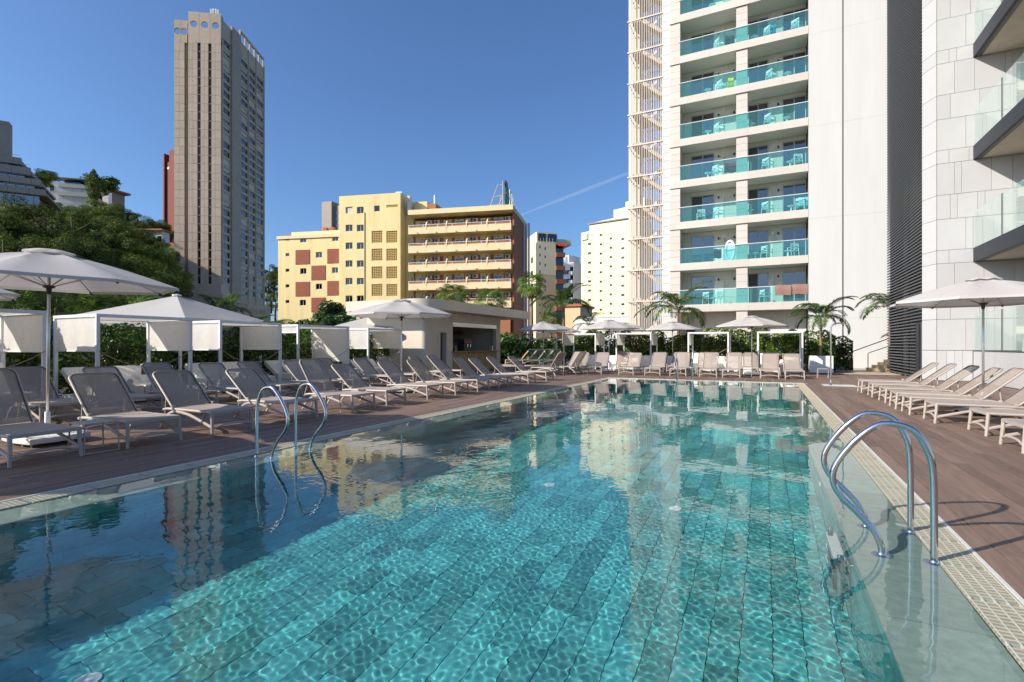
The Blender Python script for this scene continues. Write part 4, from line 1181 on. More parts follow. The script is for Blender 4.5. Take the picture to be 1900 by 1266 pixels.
cols = [(0,a1/2,0),(a1/2,a1,0),(a1,a2,1.0),(a2,(a2+s1-sw)/2,-.6),((a2+s1-sw)/2,s1-sw,-.6),(s1+sw,(s1+s2)/2,-.6),((s1+s2)/2,s2-sw,-.6),(s2+sw,(s2+a3)/2,-.6),((s2+a3)/2,a3,-.6)]
nz = 29; z0, z1 = 16.0, zt1 - 6.3
for i in range(nz):
    a, b = z0 + (z1-z0)*i/nz, z0 + (z1-z0)*(i+1)/nz
    for j, (x0, x1, y) in enumerate(cols):
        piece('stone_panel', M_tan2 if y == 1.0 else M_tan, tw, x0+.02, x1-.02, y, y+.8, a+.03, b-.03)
for sx in (s1, s2):
    put('slit_glazing', MB().bb(sx-sw,sx+sw,-.05,0,z0,z1), M_gwin, tw)
    for i in range(nz): piece('slit_mullion', M_tan, tw, sx-sw, sx+sw, -.25, -.1, z0+(z1-z0)*i/nz, z0+(z1-z0)*i/nz+.35)
def hole_panel(w, h, cx_, cz_, r, th, n=20):
    """wall rectangle with a round hole cut through it"""
    vs = []; fs = []
    for y in (0, th):
        for k in range(n):
            a = 2*pi*k/n; c, s = cos(a), sin(a)
            t = min(((w-cx_) if c > 0 else cx_)/max(abs(c),1e-6), ((h-cz_) if s > 0 else cz_)/max(abs(s),1e-6))
            vs.append((cx_+c*r, y, cz_+s*r)); vs.append((cx_+c*t, y, cz_+s*t))
    m = 2*n
    for k in range(n):
        q = (k+1)%n
        fs.append((2*k,2*k+1,2*q+1,2*q)); fs.append((m+2*q,m+2*q+1,m+2*k+1,m+2*k))
        fs.append((2*q,m+2*q,m+2*k,2*k)); fs.append((2*k+1,m+2*k+1,m+2*q+1,2*q+1))
    # square corners
    for (X, Z) in ((0,0),(w,0),(w,h),(0,h)):
        a = atan2(Z-cz_, X-cx_); k = int(math.floor((a % (2*pi))/(2*pi)*n)); q = (k+1)%n
        b0 = len(vs); vs.append((X,0,Z)); vs.append((X,th,Z)); fs.append((2*k+1,b0,2*q+1)); fs.append((m+2*q+1,b0+1,m+2*k+1))
    return MB().add(vs, fs)
hc = zt1 - z1
for k in range(2): put('crown_panel', hole_panel(a1/2*1.28-.05, hc, a1/2*.64, hc-3.1, .95, .5), M_tan, tw, loc=(a1/2*1.28*k+.02, 0, z1))
n3 = 3; wd = (a3-a2)/n3; hc2 = zt2 - z1
for k in range(n3): put('crown_panel', hole_panel(wd-.06, hc2, wd/2, hc2-3.4, .95, .5), M_tan, tw, loc=(a2+wd*k+.03, -.6, z1))
# lower podium of the tower
put('podium', MB().bb(-1.5,a3+1.2,-2.4,10,zb-4,z0-.3), M_tan, tw)
put('podium_step', MB().bb(a2-1.5,a3+.4,-1.4,4,z0-.29,z0+2.6), M_tan, tw)
ant = put('roof_antenna', MB().bar((F1.x(390),3,zt2-.5),(F1.x(390),3,zt2+3.3),.3,.3), M_wframe, tw)
for q in (-.9,-.3,.4,1.0): put('antenna_panel', MB().bb(F1.x(390)+q-.2,F1.x(390)+q+.2,2.5,2.8,zt2+.8,zt2+3.4-abs(q)*.3), M_wframe, ant)
# right face of the tower: a second frame as a part
tw2 = link('side_face', None, None, tw); tw2.empty_display_size = .2
rel = Matrix.Rotation(-F1.rz, 4, 'Z') @ Vector((F2.o.x-F1.o.x, F2.o.y-F1.o.y, 0)); tw2.location = rel; tw2.rotation_euler = (0,0,F2.rz-F1.rz)
c = [F2.x(412.5), F2.x(427.5), F2.x(446), F2.x(460), F2.x(462), F2.x(474), F2.x(476), F2.x(488.5)]
top2 = zt2 - 1.0
wins = [(c[0],c[1]),(c[2],c[3]),(c[4],c[5]),(c[6],c[7])]
fh = (z1 - z0)/nz
holes = []
rz_ = random.Random(9)
for i in range(nz+1):
    for (x0, x1) in wins:
        zz = z0 + fh*i + .95; holes.append((round(x0+.15,2), round(x1-.15,2), round(zz,2), round(zz+1.62,2)))
wall_with_holes('side_wall', tw2, M_tan, 0, F2.L, zb, top2, holes, 0, .5)
for h in holes:
    window(tw2, h[0], h[1], h[2], h[3], .25, panes=4, blind=rz_.choice([0,0,0,0,0,.4,1.0,.7]))
for x0, x1 in ((c[1]+.1,c[2]-.5),): put('blank_pier', MB().bb(x0,x1,-.5,-.01,zb,top2+1.0), M_tan2, tw2)
for xx in (c[3]+.05, c[5]+.05, c[7]+.2, 0.02): put('fin', MB().bb(xx,xx+.35,-.25,-.005,zb,top2+.6), M_tan, tw2)
for i in range(6): put('crown_post', MB().bb(c[2]+i*(F2.L-c[2]-.6)/5,c[2]+i*(F2.L-c[2]-.6)/5+.5,0,.4,top2,top2+2.6), M_tan, tw2)
put('crown_beam', MB().bb(c[2],F2.L,-.05,.45,top2+2.601,top2+3.3), M_tan, tw2)
put('podium_wall', MB().bb(-.5,F2.L+2,-1.3,-.51,zb-4,z0-1.5), M_tan, tw2)
for i in range(4): put('podium_louver', MB().bb(2+i*6,6.5+i*6,-1.36,-1.305,z0-4.5,z0-3.0), M_batten, tw2)

flatten(tw2)
# ---------- red tower behind it
M_red = mat('brick_red_render', (.185,.04,.028), .8, var=.08, vscale=1, dirt=(.13,.03,.022), dscale=.3, damt=.4)
F = Face(301, 205, 345, 200)
rt = root('red_tower', 'narrow brick red tower peeking out behind the beige tower', 'building', F.o, F.rz)
zr = [F.z(303, 292), F.z(310, 292), F.z(317, 280)]
put('shaft', MB().bb(0,F.x(306),.8,12,8,zr[0]), M_red, rt); put('shaft', MB().bb(F.x(306)+.05,F.x(308.5),-.8,12,8,zr[0]+1), M_red, rt); put('shaft', MB().bb(F.x(308.5)+.05,F.x(316.5),0,12,8,zr[1]-2), M_red, rt); put('shaft', MB().bb(F.x(316.5)+.05,F.x(345),-.6,12,8,zr[2]), M_red, rt)
put('round_vent', MB().tube([(F.x(313),-.2,zr[1]-4.5),(F.x(313),.1,zr[1]-4.5)],.5,12), M_wframe, rt)
for i in range(16): window(rt, .3, 1.1, 22+i*2.6, 23.4+i*2.6, .74, panes=1)

# ---------- yellow hotel
M_yel = mat('yellow_render', (.80,.645,.315), .85, var=.06, vscale=1.2, dirt=(.62,.48,.23), dscale=.9, damt=.6, stretch=(1,1,.13))
M_yel2 = mat('cream_balcony_band', (.80,.65,.38), .85, var=.05, vscale=1.2, dirt=(.60,.47,.28), dscale=1.0, damt=.55, stretch=(1,1,.2))
M_brick = mat('red_brick', (.36,.12,.07), .85, var=.25, vscale=2.5, stretch=(1,1,4))
M_brown = mat('brown_red_wall', (.36,.145,.07), .85, var=.06, vscale=.8)
M_slot = mat('yellow_grille', (.62,.44,.16), .85)
M_ac = mat('ac_casing', (.60,.60,.56), .5); M_acf = mat('ac_fan_grille', (.10,.10,.10), .6)
FYL = Face(516, 86.2, 951, 78.3)
Z4 = lambda X: 500 + X/3.958
Z4y = lambda Y: 330 + Y/3.958
yh = root('yellow_hotel', 'yellow hotel with red brick squares and long balconies on its right half', 'building', FYL.o, FYL.rz)
def yx(X): return FYL.x(Z4(X))
def yz(X, Y): return FYL.z(Z4(X), Z4y(Y))
yg = -2.0
# left wing
zl = yz(300, 432)
holes = []; wl = []
for Y in (438,553,668,783,898): wl.append((118,145,Y,Y+24,1))
for (X, Y) in ((225,433),(460,423),(340,545),(225,665),(458,658),(340,778),(222,897)): wl.append((X,X+45,Y,Y+42,2))
for (X0,X1,Y0,Y1,p_) in wl:
    holes.append((yx(X0), yx(X1), yz((X0+X1)/2,Y1), yz((X0+X1)/2,Y0)))
wall_with_holes('left_wing_wall', yh, M_yel, 0, yx(528), yg, zl, holes, 0, .3)
for h, q in zip(holes, wl): window(yh, *[round(v,2) for v in h], .18, panes=q[4])
put('left_wing_body', MB().bb(.01,yx(528),.42,14,yg,zl-.02).bb(0,.3,.02,.41,yg,zl-.05), M_yel, yh)
put('left_wing_cornice', MB().bb(-.15,yx(528)-.02,-.2,14.1,zl-.25,zl+.25), M_yel2, yh)
put('left_wing_parapet', MB().bb(yx(150),yx(528)-.03,.4,13,zl+.251,zl+.95), M_yel2, yh)
for X in (355, 405): put('roof_vent', MB().bb(yx(X)-.35,yx(X)+.35,2,2.8,zl+.96,zl+1.9), M_brick, yh)
put('roof_vent', MB().bb(yx(100),yx(148),1,2,zl+.26,zl+.75), M_brick, yh)
for (X, Y) in ((192,530),(425,522),(308,645),(192,765),(425,758),(308,880)):
    x0, x1 = yx(X), min(yx(X+105), yx(527)); z0_, z1_b = yz(X+50, Y+107), yz(X+50, Y)
    bk = put('brick_square', MB().bb(x0,x1,-.05,-.005,z0_,z1_b), M_brick, yh)
    nr = 20
    cr_ = MB()
    for r in range(nr):
        z = z0_ + (z1_b-z0_)*r/nr; cr_.bb(x0+.02,x1-.02,-.068-.006*(r%3),-.051,z+.025,z+(z1_b-z0_)/nr-.025)
    stuff(put('brick_courses', cr_, M_brick, bk))
# stair block
zm = yz(750, 132)
hm = []; wm = []
for Y in (222, 352, 482, 612, 740, 868):
    for X in (575, 657): wm.append((X, X+50, Y, Y+48, 2, 1.0 if (Y == 222 and X == 575) else 0))
wm.append((783, 823, 213, 255, 1, 0))
for q in wm: hm.append((yx(q[0]), yx(q[1]), yz((q[0]+q[1])/2, q[3]), yz((q[0]+q[1])/2, q[2])))
gr = []
for Y in (397, 527, 657, 785, 915):
    for X in (765, 873): gr.append((X, X+78, Y, Y+86))
gr.append((873,955,207,225))
hg = [(yx(q[0]), yx(q[1]), yz((q[0]+q[1])/2, q[3]), yz((q[0]+q[1])/2, q[2])) for q in gr]
sb = link('stair_block', None, None, yh, (0,-.7,0))
wall_with_holes('stair_block_wall', sb, M_yel, yx(528), yx(975), yg, zm, hm + hg, 0, .35)
for h, q in zip(hm, wm): window(sb, *[round(v,2) for v in h], .2, panes=q[4], blind=q[5])
for h in hg:
    g = MB(); W, Hh = h[1]-h[0], h[3]-h[2]; nx_, nz_ = max(3, int(W/.28)), max(2, int(Hh/.25))
    for i in range(nx_+1): g.bb(h[0]+W*i/nx_-.03,h[0]+W*i/nx_+.03,.05,.2,h[2],h[3])
    for j in range(nz_+1): g.bb(h[0],h[1],.06,.19,h[2]+Hh*j/nz_-.05,h[2]+Hh*j/nz_+.05)
    put('vent_grille', g, M_slot, sb); put('grille_shade', MB().bb(h[0],h[1],.5,.52,h[2],h[3]), M_brown, sb)
put('stair_block_body', MB().bb(yx(528)+.01,yx(975)-.01,.56,12,yg,zm-.05).bb(yx(528)+.001,yx(528)+.3,.01,.55,yg,zm-.02).bb(yx(975)-.3,yx(975)-.001,.01,.55,yg,zm-.02), M_yel, sb)
put('downpipe', MB().tube([(yx(713),-.08,yg),(yx(713),-.08,yz(713,265)),(yx(705),-.08,yz(705,258))],.06,6), M_yel, sb)
put('rooftop_tank', MB().bb(yx(920),yx(965),1,4,zm-.04,zm+.5), M_alu, sb)
flatten(sb)
put('recess_wall', MB().bb(yx(976),yx(1035),1.2,12,yg,yz(1010,262)), M_yel, yh)
for Y in (335,465,598,730,860): window(yh, yx(1018), yx(1042), yz(1030,Y+27), yz(1030,Y), 1.1, panes=1)
put('service_column', MB().bb(yx(1008),yx(1026),.2,1.19,yz(1000,262),yz(1000,130)), M_ac, yh)
put('roof_room', MB().bb(yx(1025),yx(1125),2.0,9,yz(1060,262),yz(1060,152)), M_yel, yh); put('roof_room', MB().bb(yx(1125)+.02,yx(1190),2.0,13,yz(1060,262),yz(1150,165)), M_brown, yh)
put('aerial', MB().tube([(yx(1148),4,yz(1148,165)),(yx(1148),4,yz(1148,75))],.06,5), M_alu, yh)
# balcony half
xb0, xb1 = yx(1030), yx(1780)
RD = 1.5
put('balcony_back_wall', MB().bb(xb0+.35,xb1-.01,RD,12,yg,yz(1400,285)), M_yel2, yh)
put('end_wall', MB().bb(xb1,xb1+.25,.5,11,yg,yz(1780,250)), M_brown, yh)
put('roof_slab', MB().bb(xb0,xb1+.3,-.7,12,yz(1400,262),yz(1400,226)), M_yel2, yh)
rows_y = [(352, 372, 420), (488, 508, 560), (630, 648, 697), (768, 788, 836), (905, 925, 975)]
ac_me = MB().bb(-.42,.42,-.3,0,0,.62).mesh('air_conditioner'); ac_me.materials.append(M_ac)
fan_me = MB().lathe([(.24,0),(.24,.02),(.1,.03)],12).mesh('fan_grille', 30); fan_me.materials.append(M_acf)
divs = [1160,1308,1455,1605]
for fi, (yr, yt_, yb_) in enumerate(rows_y):
    sl_k = -.038
    zr_ = yz(1400, yr+sl_k*370); zt_ = yz(1400, yt_+sl_k*370); zb_ = yz(1400, yb_+sl_k*370)
    bd = put('balcony_band', MB().bb(xb0,xb1,-.62,-.45,zb_,zt_).bb(xb0+.01,xb1-.01,-.449,RD-.01,zb_+.01,zb_+.25).bb(xb1-.16,xb1-.001,-.449,RD-.02,zb_+.26,zt_-.01).bb(xb0+.001,xb0+.16,-.449,RD-.02,zb_+.26,zt_-.01), M_yel2, yh)
    put('balcony_rail', MB().bb(xb0,xb1,-.58,-.50,zr_-.08,zr_), M_wframe2, bd)
    for X in [1030+i*106 for i in range(8)]: put('rail_post', MB().bb(yx(X),yx(X)+.1,-.57,-.51,zt_+.001,zr_-.081), M_wframe2, bd)
    put('rail_infill', MB().bb(xb0+.1,xb1-.1,-.545,-.53,zt_+.02,zt_+(zr_-zt_)*.55), M_brown, bd)
    for X in divs:
        pts = [(-.66, zt_-.3), (-.66, zr_-.1), (-.45, zr_+.35), (-.1, zr_+.55), (.5, zr_+.62), (RD-.02, zr_+.62), (RD-.02, zt_-.3)]
        b = MB(); x0 = yx(X); n = len(pts)
        b.add([(x0-.09,y,z) for y,z in pts] + [(x0+.09,y,z) for y,z in pts], [tuple(range(n-1,-1,-1)), tuple(range(n,2*n))] + [(i,(i+1)%n,n+(i+1)%n,n+i) for i in range(n)])
        put('divider_fin', b, M_yel2, bd)
    zc_ = zb_ + .26
    for (X0, X1) in ((1120,1255),(1318,1338),(1408,1530),(1607,1630),(1705,1778)):
        put('brown_panel', MB().bb(yx(X0),yx(X1),RD-.05,RD-.002,zc_,zc_+2.35), M_brown, bd)
    for (X0, X1) in ((1075,1130),(1262,1302),(1345,1405),(1540,1600),(1635,1700)):
        window(yh, round(yx(X0),2), round(yx(X1),2), zc_+.02, zc_+2.0, RD-.08, panes=2, name='balcony_door')
    for X in (1157,1212,1442,1497,1740):
        a_ = link('air_conditioner', ac_me, None, yh, (yx(X), RD-.12, zc_+1.62)); link('fan_grille', fan_me, None, a_, (-.1,-.305,.31), rot=(pi/2,0,0))
    for X in (1100,1285,1370,1575,1662): put('wall_lamp', MB().lathe([(.1,0),(.1,.06),(.04,.1)],8), M_acf, bd, loc=(yx(X),RD-.01,zc_+2.2), rot=(pi/2,0,0))
    for X in (1097,1235,1380,1527,1688): put('drain_spout', MB().bar((yx(X),-.62,zb_+.15),(yx(X)+.05,-.95,zb_+.1),.1,.1), M_acf, bd)
put('lower_wall', MB().bb(xb0+.3,xb1-.2,-.2,RD,yg,yz(1400,960)), M_brown, yh)
for i in range(3): put('white_duct', MB().tube([(xb1+.4+i*.35,8.5+i*.4,yg),(xb1+.4+i*.35,8.5+i*.4,yz(1840,245-i*8))],.17,8), M_wframe2, yh, smooth=30)
# roof sign seen almost edge-on
sg = root('roof_sign', 'green oval and white letter roof sign on a scaffold, seen edge-on above the yellow hotel', 'sign', FYL.o, FYL.rz)
zs = yz(1700, 226)
yz0 = zs
M_pipe = mat('peach_steel', (.62,.42,.24), .6); M_green = mat('sign_green', (.02,.11,.04), .5, var=.3, vscale=2)
xs_ = yx(1712); hgt = 4.3
put('scaffold', MB().tube([(xs_-2.2,.2,zs),(xs_-.8,.2,zs+hgt-.6),(xs_,.2,zs+hgt-.6)],.06,6).tube([(xs_,.2,zs),(xs_,.2,zs+hgt)],.07,6).tube([(xs_-1.4,.2,zs+1.9),(xs_,.2,zs+2.1)],.05,6).tube([(xs_-2.0,.2,zs+.6),(xs_,.2,zs+.7)],.05,6).tube([(xs_-.9,.2,zs),(xs_,.2,zs+2.1)],.05,6)
    .tube([(xs_-1.3,3.0,zs),(xs_-.9,3.0,zs+3.0)],.05,6), M_pipe, sg)
ov = MB(); n = 24
vsx = [(xs_+.25, 1.6+1.5*cos(2*pi*i/n), zs+2.3+1.75*sin(2*pi*i/n)) for i in range(n)]
ov.add(vsx + [(x+.18,y,z) for x,y,z in vsx], [tuple(range(n-1,-1,-1)), tuple(range(n,2*n))] + [(i,(i+1)%n,n+(i+1)%n,n+i) for i in range(n)])
put('oval_board', ov, M_green, sg); put('upper_board', MB().bb(xs_+.2,xs_+.38,.4,2.2,zs+3.6,zs+4.5), M_green, sg)
for i in range(9):
    y = 3.4 + i*.95; h = 1.1 if i % 2 else 1.4
    if i < 4: put('letter', MB().bb(xs_+.3,xs_+.42,y,y+.55,zs+2.5-.1*i,zs+2.5-.1*i+h), M_white, sg)
    put('letter', MB().bb(xs_+.32,xs_+.44,y,y+.6,zs+.9,zs+.9+h), M_white, sg)
put('lattice_frame', MB().bar((xs_+.5,0,zs+.3),(xs_+.5,12.5,zs+.3),.08,.08).bar((xs_+.5,0,zs+2.35),(xs_+.5,9.5,zs+2.35),.08,.08).bar((xs_+.5,4,zs),(xs_+.5,4,zs+4),.08,.08).bar((xs_+.5,8,zs),(xs_+.5,8,zs+2.6),.08,.08).bar((xs_+.5,11.5,zs),(xs_+.5,11.5,zs+1.9),.08,.08), M_alu, sg)

# ---------- grey tower far behind the yellow hotel
M_gtan = mat('grey_beige_concrete', (.37,.32,.27), .85, var=.08, vscale=.4)
F = Face(597, 260, 615, 258)
gt = root('far_grey_tower', 'grey beige tower top showing above the yellow hotel roof', 'building', F.o, F.rz)
put('shaft', MB().bb(0,F.L,0,14,0,F.z(600,375)), M_gtan, gt); put('shaft', MB().bb(F.L+.05,F.L+4.6,2.0,18,0,F.z(617,380)), M_gtan, gt)
for i in range(5): window(gt, F.L+1.5, F.L+2.6, F.z(620,384)-3.2*(i+1), F.z(620,384)-3.2*(i+1)+1.5, 1.94, panes=1)

# ---------- peach apartment block right of the yellow hotel
M_peach = mat('peach_render', (.66,.48,.28), .85, var=.05, vscale=.5, dirt=(.50,.35,.20), dscale=.2, damt=.4)
M_cream = mat('cream_render', (.80,.68,.46), .85, var=.04, vscale=.5, dirt=(.72,.60,.40), dscale=.2, damt=.4)
M_redaw = mat('terracotta_band', (.40,.13,.06), .8)
M_grayroof = mat('grey_roof', (.22,.22,.22), .8)
ZZ = lambda X: 960 + X/4.0727
ZZy = lambda Y: 380 + Y/4.0727
FB = Face(ZZ(142), 110, ZZ(290), 111.2)
pb = root('peach_block', 'peach coloured apartment block with small windows between the yellow hotel and the palms', 'building', FB.o, FB.rz)
zt = FB.z(ZZ(145), ZZy(285)); ztr = FB.z(ZZ(290), ZZy(308)); xe = FB.x(ZZ(290))
wl2 = []; hl2 = []
for i in range(10):
    for X, Yo in ((172, 320), (212, 333)):
        Y = Yo + i*62.5
        wl2.append((FB.x(ZZ(X-7)), FB.x(ZZ(X+7)), FB.z(ZZ(X), ZZy(Y+11)), FB.z(ZZ(X), ZZy(Y-11))))
wall_with_holes('front_wall', pb, M_peach, 0, xe, -2, ztr-6.5, [h for h in wl2 if h[3] < ztr-6.6], 0, .25)
wall_with_holes('front_top', pb, M_cream, 0, xe, ztr-6.5, zt, [h for h in wl2 if h[2] > ztr-6.4], -.02, .25)
for h in wl2: window(pb, *[round(v,2) for v in h], .12, panes=2)
put('body', MB().bb(.01,xe-.01,.3,12,-2,zt-.02), M_cream, pb)
for i in range(9): put('left_window', MB().bb(-.08,.02,2.2,3.4,zt-4-2.9*i,zt-2.8-2.9*i), M_gwin, pb)
put('roof_terrace', MB().bb(.3,5,.5,8,zt+.001,zt+2.4).bb(5.1,8.5,1,8,zt+.001,zt+1.2), M_cream, pb); put('terrace_windows', MB().bb(.6,2.4,.42,.49,zt+.5,zt+2.1).bb(2.8,4.8,.42,.49,zt+.5,zt+2.1), M_gwin, pb)
for i in range(10): put('roof_rail_post', MB().bb(xe-7+i*.7,xe-6.95+i*.7,.1,.15,ztr,zt+1.1), M_wframe2, pb)
for i in range(11):
    z = ztr - 2.0 - 2.92*i
    put('side_balcony', MB().bb(xe+.02,xe+2.1,-.3,5,z-.5,z+.5), M_redaw, pb); put('side_glazing', MB().bb(xe+.1,xe+1.9,.3,4,z+.52,z+2.38), M_gwin, pb)
put('awning', MB().add([(xe+.1,-.4,ztr-1.9+2.3),(xe+2.2,-.4,ztr-1.9+2.3),(xe+2.2,-1.2,ztr-1.9+1.6),(xe+.1,-1.2,ztr-1.9+1.6)],[(0,1,2,3)]), mat('red_awning',(.45,.03,.02),.8), pb)

# ---------- white slab block far away
F = Face(ZZ(322), 190, ZZ(425), 186)
M_wht = mat('white_far_block', (.66,.66,.66), .8, var=.03)
wb = root('white_block', 'distant white apartment block between the two cream buildings', 'building', F.o, F.rz)
zt = F.z(ZZ(370), ZZy(440))
put('wall', MB().bb(0,F.L,0,14,-2,zt).bb(.5,F.L*.55,1,8,zt+.001,zt+3), M_wht, wb)
for i in range(12):
    for q in (.1,.3,.5): window(wb, F.L*q, F.L*q+1.5, zt-3.2*(i+1)-1.0, zt-3.2*(i+1)+.5, -.1, panes=2)
    put('balcony', MB().bb(F.L*.75,F.L*.98,-.9,-.02,zt-3.2*(i+1)-1.4,zt-3.2*(i+1)-.2), M_wht, wb); put('balcony_opening', MB().bb(F.L*.76,F.L*.97,-.06,-.01,zt-3.2*(i+1)-.15,zt-3.2*(i+1)+1.5), M_gwin, wb)

# ---------- cream slab block beside the stair cage
F = Face(ZZ(482), 172, ZZ(845), 158)
cb = root('cream_block', 'large cream apartment block with columns of tiny windows left of the stair cage', 'building', F.o, F.rz)
x1_, x2_ = F.x(ZZ(545)), F.x(ZZ(800)); z1c, z2c, z3c = F.z(ZZ(490), ZZy(212)), F.z(ZZ(600), ZZy(165)), F.z(ZZ(800), ZZy(122))
wl3 = []
def wcol(X, Y0, n, w=9, p=70.5):
    for i in range(n):
        Y = Y0 + p*i; wl3.append((F.x(ZZ(X-w)), F.x(ZZ(X+w)), F.z(ZZ(X), ZZy(Y+9)), F.z(ZZ(X), ZZy(Y-9))))
wcol(545, 298, 9, 11); wcol(630, 230, 10); wcol(706, 256, 9); wcol(797, 260, 9, 12)
wall_with_holes('front_wall', cb, M_cream, 0, F.L, -2, z1c, [h for h in wl3 if h[3] < z1c], 0, .35)
wall_with_holes('upper_wall', cb, M_cream, x1_, x2_+2, z1c, z2c+1.5, [h for h in wl3 if h[2] > z1c], 0, .35)
for h in wl3:
    if h[2] > z1c or h[3] < z1c: window(cb, *[round(v,2) for v in h], .15, panes=2)
put('body', MB().bb(.01,F.L-.01,.4,14,-2,z1c-.02).bb(x1_+.01,x2_+2,.4,13,z1c,z2c+1.4).bb(x1_+.01,x1_+.4,.01,.39,z1c,z2c+1.4).bb(.001,.3,.01,.39,-2,z1c-.02), M_cream, cb)
put('roof', MB().add([(x1_-.4,-.5,z2c+1.5),(x2_+2.4,-.5,z3c+.6),(x2_+2.4,6,z3c+2.4),(x1_-.4,6,z2c+3.3),(x1_-.4,-.5,z2c+1.1),(x2_+2.4,-.5,z3c+.2)],[(0,1,2,3),(4,5,1,0)]), M_grayroof, cb)
put('roof_room', MB().bb(x2_-8,x2_-2,6,12,z2c+2,z3c+6).bb(x2_-4,x2_+3,7,12,z2c+2,z3c+8), M_cream, cb)
put('left_balcony', MB().bb(.5,x1_-.6,-.5,-.05,z1c-2.6,z1c-.6), M_wht, cb)
for X in (562, 650, 726, 826): put('wall_rib', MB().bb(F.x(ZZ(X)),F.x(ZZ(X))+.12,-.12,-.005,-2,z1c), M_cream, cb)
# low white wall in front of it
F = Face(ZZ(432), 62, ZZ(850), 58)
lw = root('white_garden_wall', 'low white wall behind the far parasols, shaded by a palm', 'wall', F.o, F.rz)
put('wall', MB().bb(0,F.L,0,.4,-2,F.z(ZZ(500), ZZy(858))), M_stucco, lw); put('coping', MB().bb(-.05,F.L+.05,-.05,.45,F.z(ZZ(500), ZZy(858))+.001,F.z(ZZ(500), ZZy(858))+.12), M_stucco, lw)
# orange peach side house behind the palms
F = Face(ZZ(360), 75, ZZ(475), 74)
ph = root('peach_house', 'small peach house front half hidden behind palms', 'building', F.o, F.rz)
put('wall', MB().bb(0,F.L,0,6,-2,F.z(ZZ(400), ZZy(770))), M_peach, ph); window(ph, 1.2, 2.6, 1.5, 3.0, -.06); window(ph, 4.8, 6.2, 1.5, 3.0, -.06); put('roof', MB().bb(-.3,F.L+.3,-.3,6.3,F.z(ZZ(400), ZZy(770))+.001,F.z(ZZ(400), ZZy(770))+.3), M_redaw, ph)

# ---------- terraced office block and house on the hill
M_tconc = mat('grey_concrete_band', (.30,.275,.25), .85, var=.06, vscale=.8, rnd=.03)
M_tglass = glass('blue_ribbon_glass', (.03,.06,.10), 1.0, base=.30)
F = Face(-70, 92, 86, 98)
tb_ = root('terraced_block', 'stepped grey concrete block with blue ribbon windows on the hill at the left edge', 'building', F.o, F.rz)
for i, (px, yb, ym, yt) in enumerate(((84.6,384,364,353),(72.4,353,342,331),(50.3,331,318.8,305.3),(29.4,305,295.5,283))):
    X1 = F.x(px); zlo, zmid, zhi = F.z(px, yb), F.z(px, ym), F.z(px, yt)
    y0 = 1.2*i
    put('window_band', MB().bb(-6,X1-1.0,y0+.5,14,zlo,zmid), M_tglass, tb_)
    k = -6
    while k < X1 - .1:
        piece('parapet_panel', M_tconc, tb_, k+.02, min(k+3.0, X1)-.02, y0-.3, y0+.5, zmid, zhi); k += 3.0
    put('terrace_slab', MB().bb(-6,X1,y0+.51,14,zmid+.3,zhi-.4), M_tconc, tb_)
    q = -6
    while q < X1-1.2: piece('window_mullion', M_tconc, tb_, q, q+.15, y0+.4, y0+.55, zlo, zmid); q += 1.4
    put('roof_rail', MB().tube([(X1-6,y0+.2,zhi+.6),(X1-.2,y0+.2,zhi+.6)],.03,5), M_alu, tb_)
put('lift_shaft', MB().bb(-6,F.x(5),3.8,6,F.z(5,300),F.z(5,212)), M_tconc, tb_)
M_hwhite = mat('white_villa_render', (.60,.58,.54), .85, var=.08, vscale=.4, dirt=(.45,.43,.39), dscale=.2, damt=.5)
ZH = lambda X: X/4.0758
ZHy = lambda Y: 190 + Y/4.0758
F = Face(ZH(330), 150, ZH(690), 153.5)
hv = root('hillside_villa', 'long white villa with dark window bands on the hill crest', 'building', F.o, F.rz)
xa, xc = F.x(ZH(445)), F.L
zz0, zz1, zz2, zz3 = F.z(ZH(450), ZHy(760)), F.z(ZH(450), ZHy(690)), F.z(ZH(450), ZHy(628)), F.z(ZH(450), ZHy(570))
for a, b in ((zz0-6, zz0+.1), (zz1-.6, zz1+.6), (zz2-.5, zz2+.7)): put('floor_band', MB().bb(xa,xc,-.6,8,a,b), M_hwhite, hv)
put('window_band', MB().bb(xa+.3,xc-.3,.6,8,zz0+.1,zz1-.6).bb(xa+.3,xc-.3,.6,8,zz1+.6,zz2-.5).bb(xa+1,xc-3,1.0,8,zz2+.7,zz3-.3), M_gwin, hv)
for i in range(7): put('wall_pier', MB().bb(xa+i*(xc-xa-1)/6,xa+i*(xc-xa-1)/6+1.3,-.2,.59,zz0,zz2+.2), M_hwhite, hv)
put('roof', MB().bb(xa-.4,xc-1.5,-.8,8.5,zz3-.3,zz3), M_grayroof, hv)
put('left_wing', MB().bb(0,xa-.02,1,8,zz0-6,zz3-1.0), M_hwhite, hv)
for i in range(3): window(hv, 1.0+i*3.2, 2.2+i*3.2, zz1+.8, zz2, .94, panes=1)
put('chimney', MB().bb(xa+5,xa+5.8,3,4,zz3+.001,zz3+1.6), M_hwhite, hv)
F = Face(ZH(745), 170, ZH(870), 168)
v2 = root('small_villa', 'small pale villa with flat overhanging roof at the right end of the hill crest', 'building', F.o, F.rz)
zq = F.z(ZH(840), ZHy(655))
put('wall', MB().bb(F.L*.2,F.L*.85,0,4,zq-16,zq-1.0), M_tconc, v2); put('window_wall', MB().bb(F.L*.62,F.L*.84,-.1,-.02,zq-9,zq-1.4), M_gwin, v2); put('roof', MB().bb(F.L*.1,F.L*1.05,-1.2,5,zq-1.0,zq-.4), M_redaw, v2); put('terrace_wall', MB().bb(0,F.L*.6,-2.5,-.2,zq-18,zq-7), M_peach, v2)
F = Face(252, 128, 300, 128)
v3 = root('hidden_villa', 'pale villa roof between the pines beside the red tower', 'building', F.o, F.rz)
zq = F.z(260, 424)
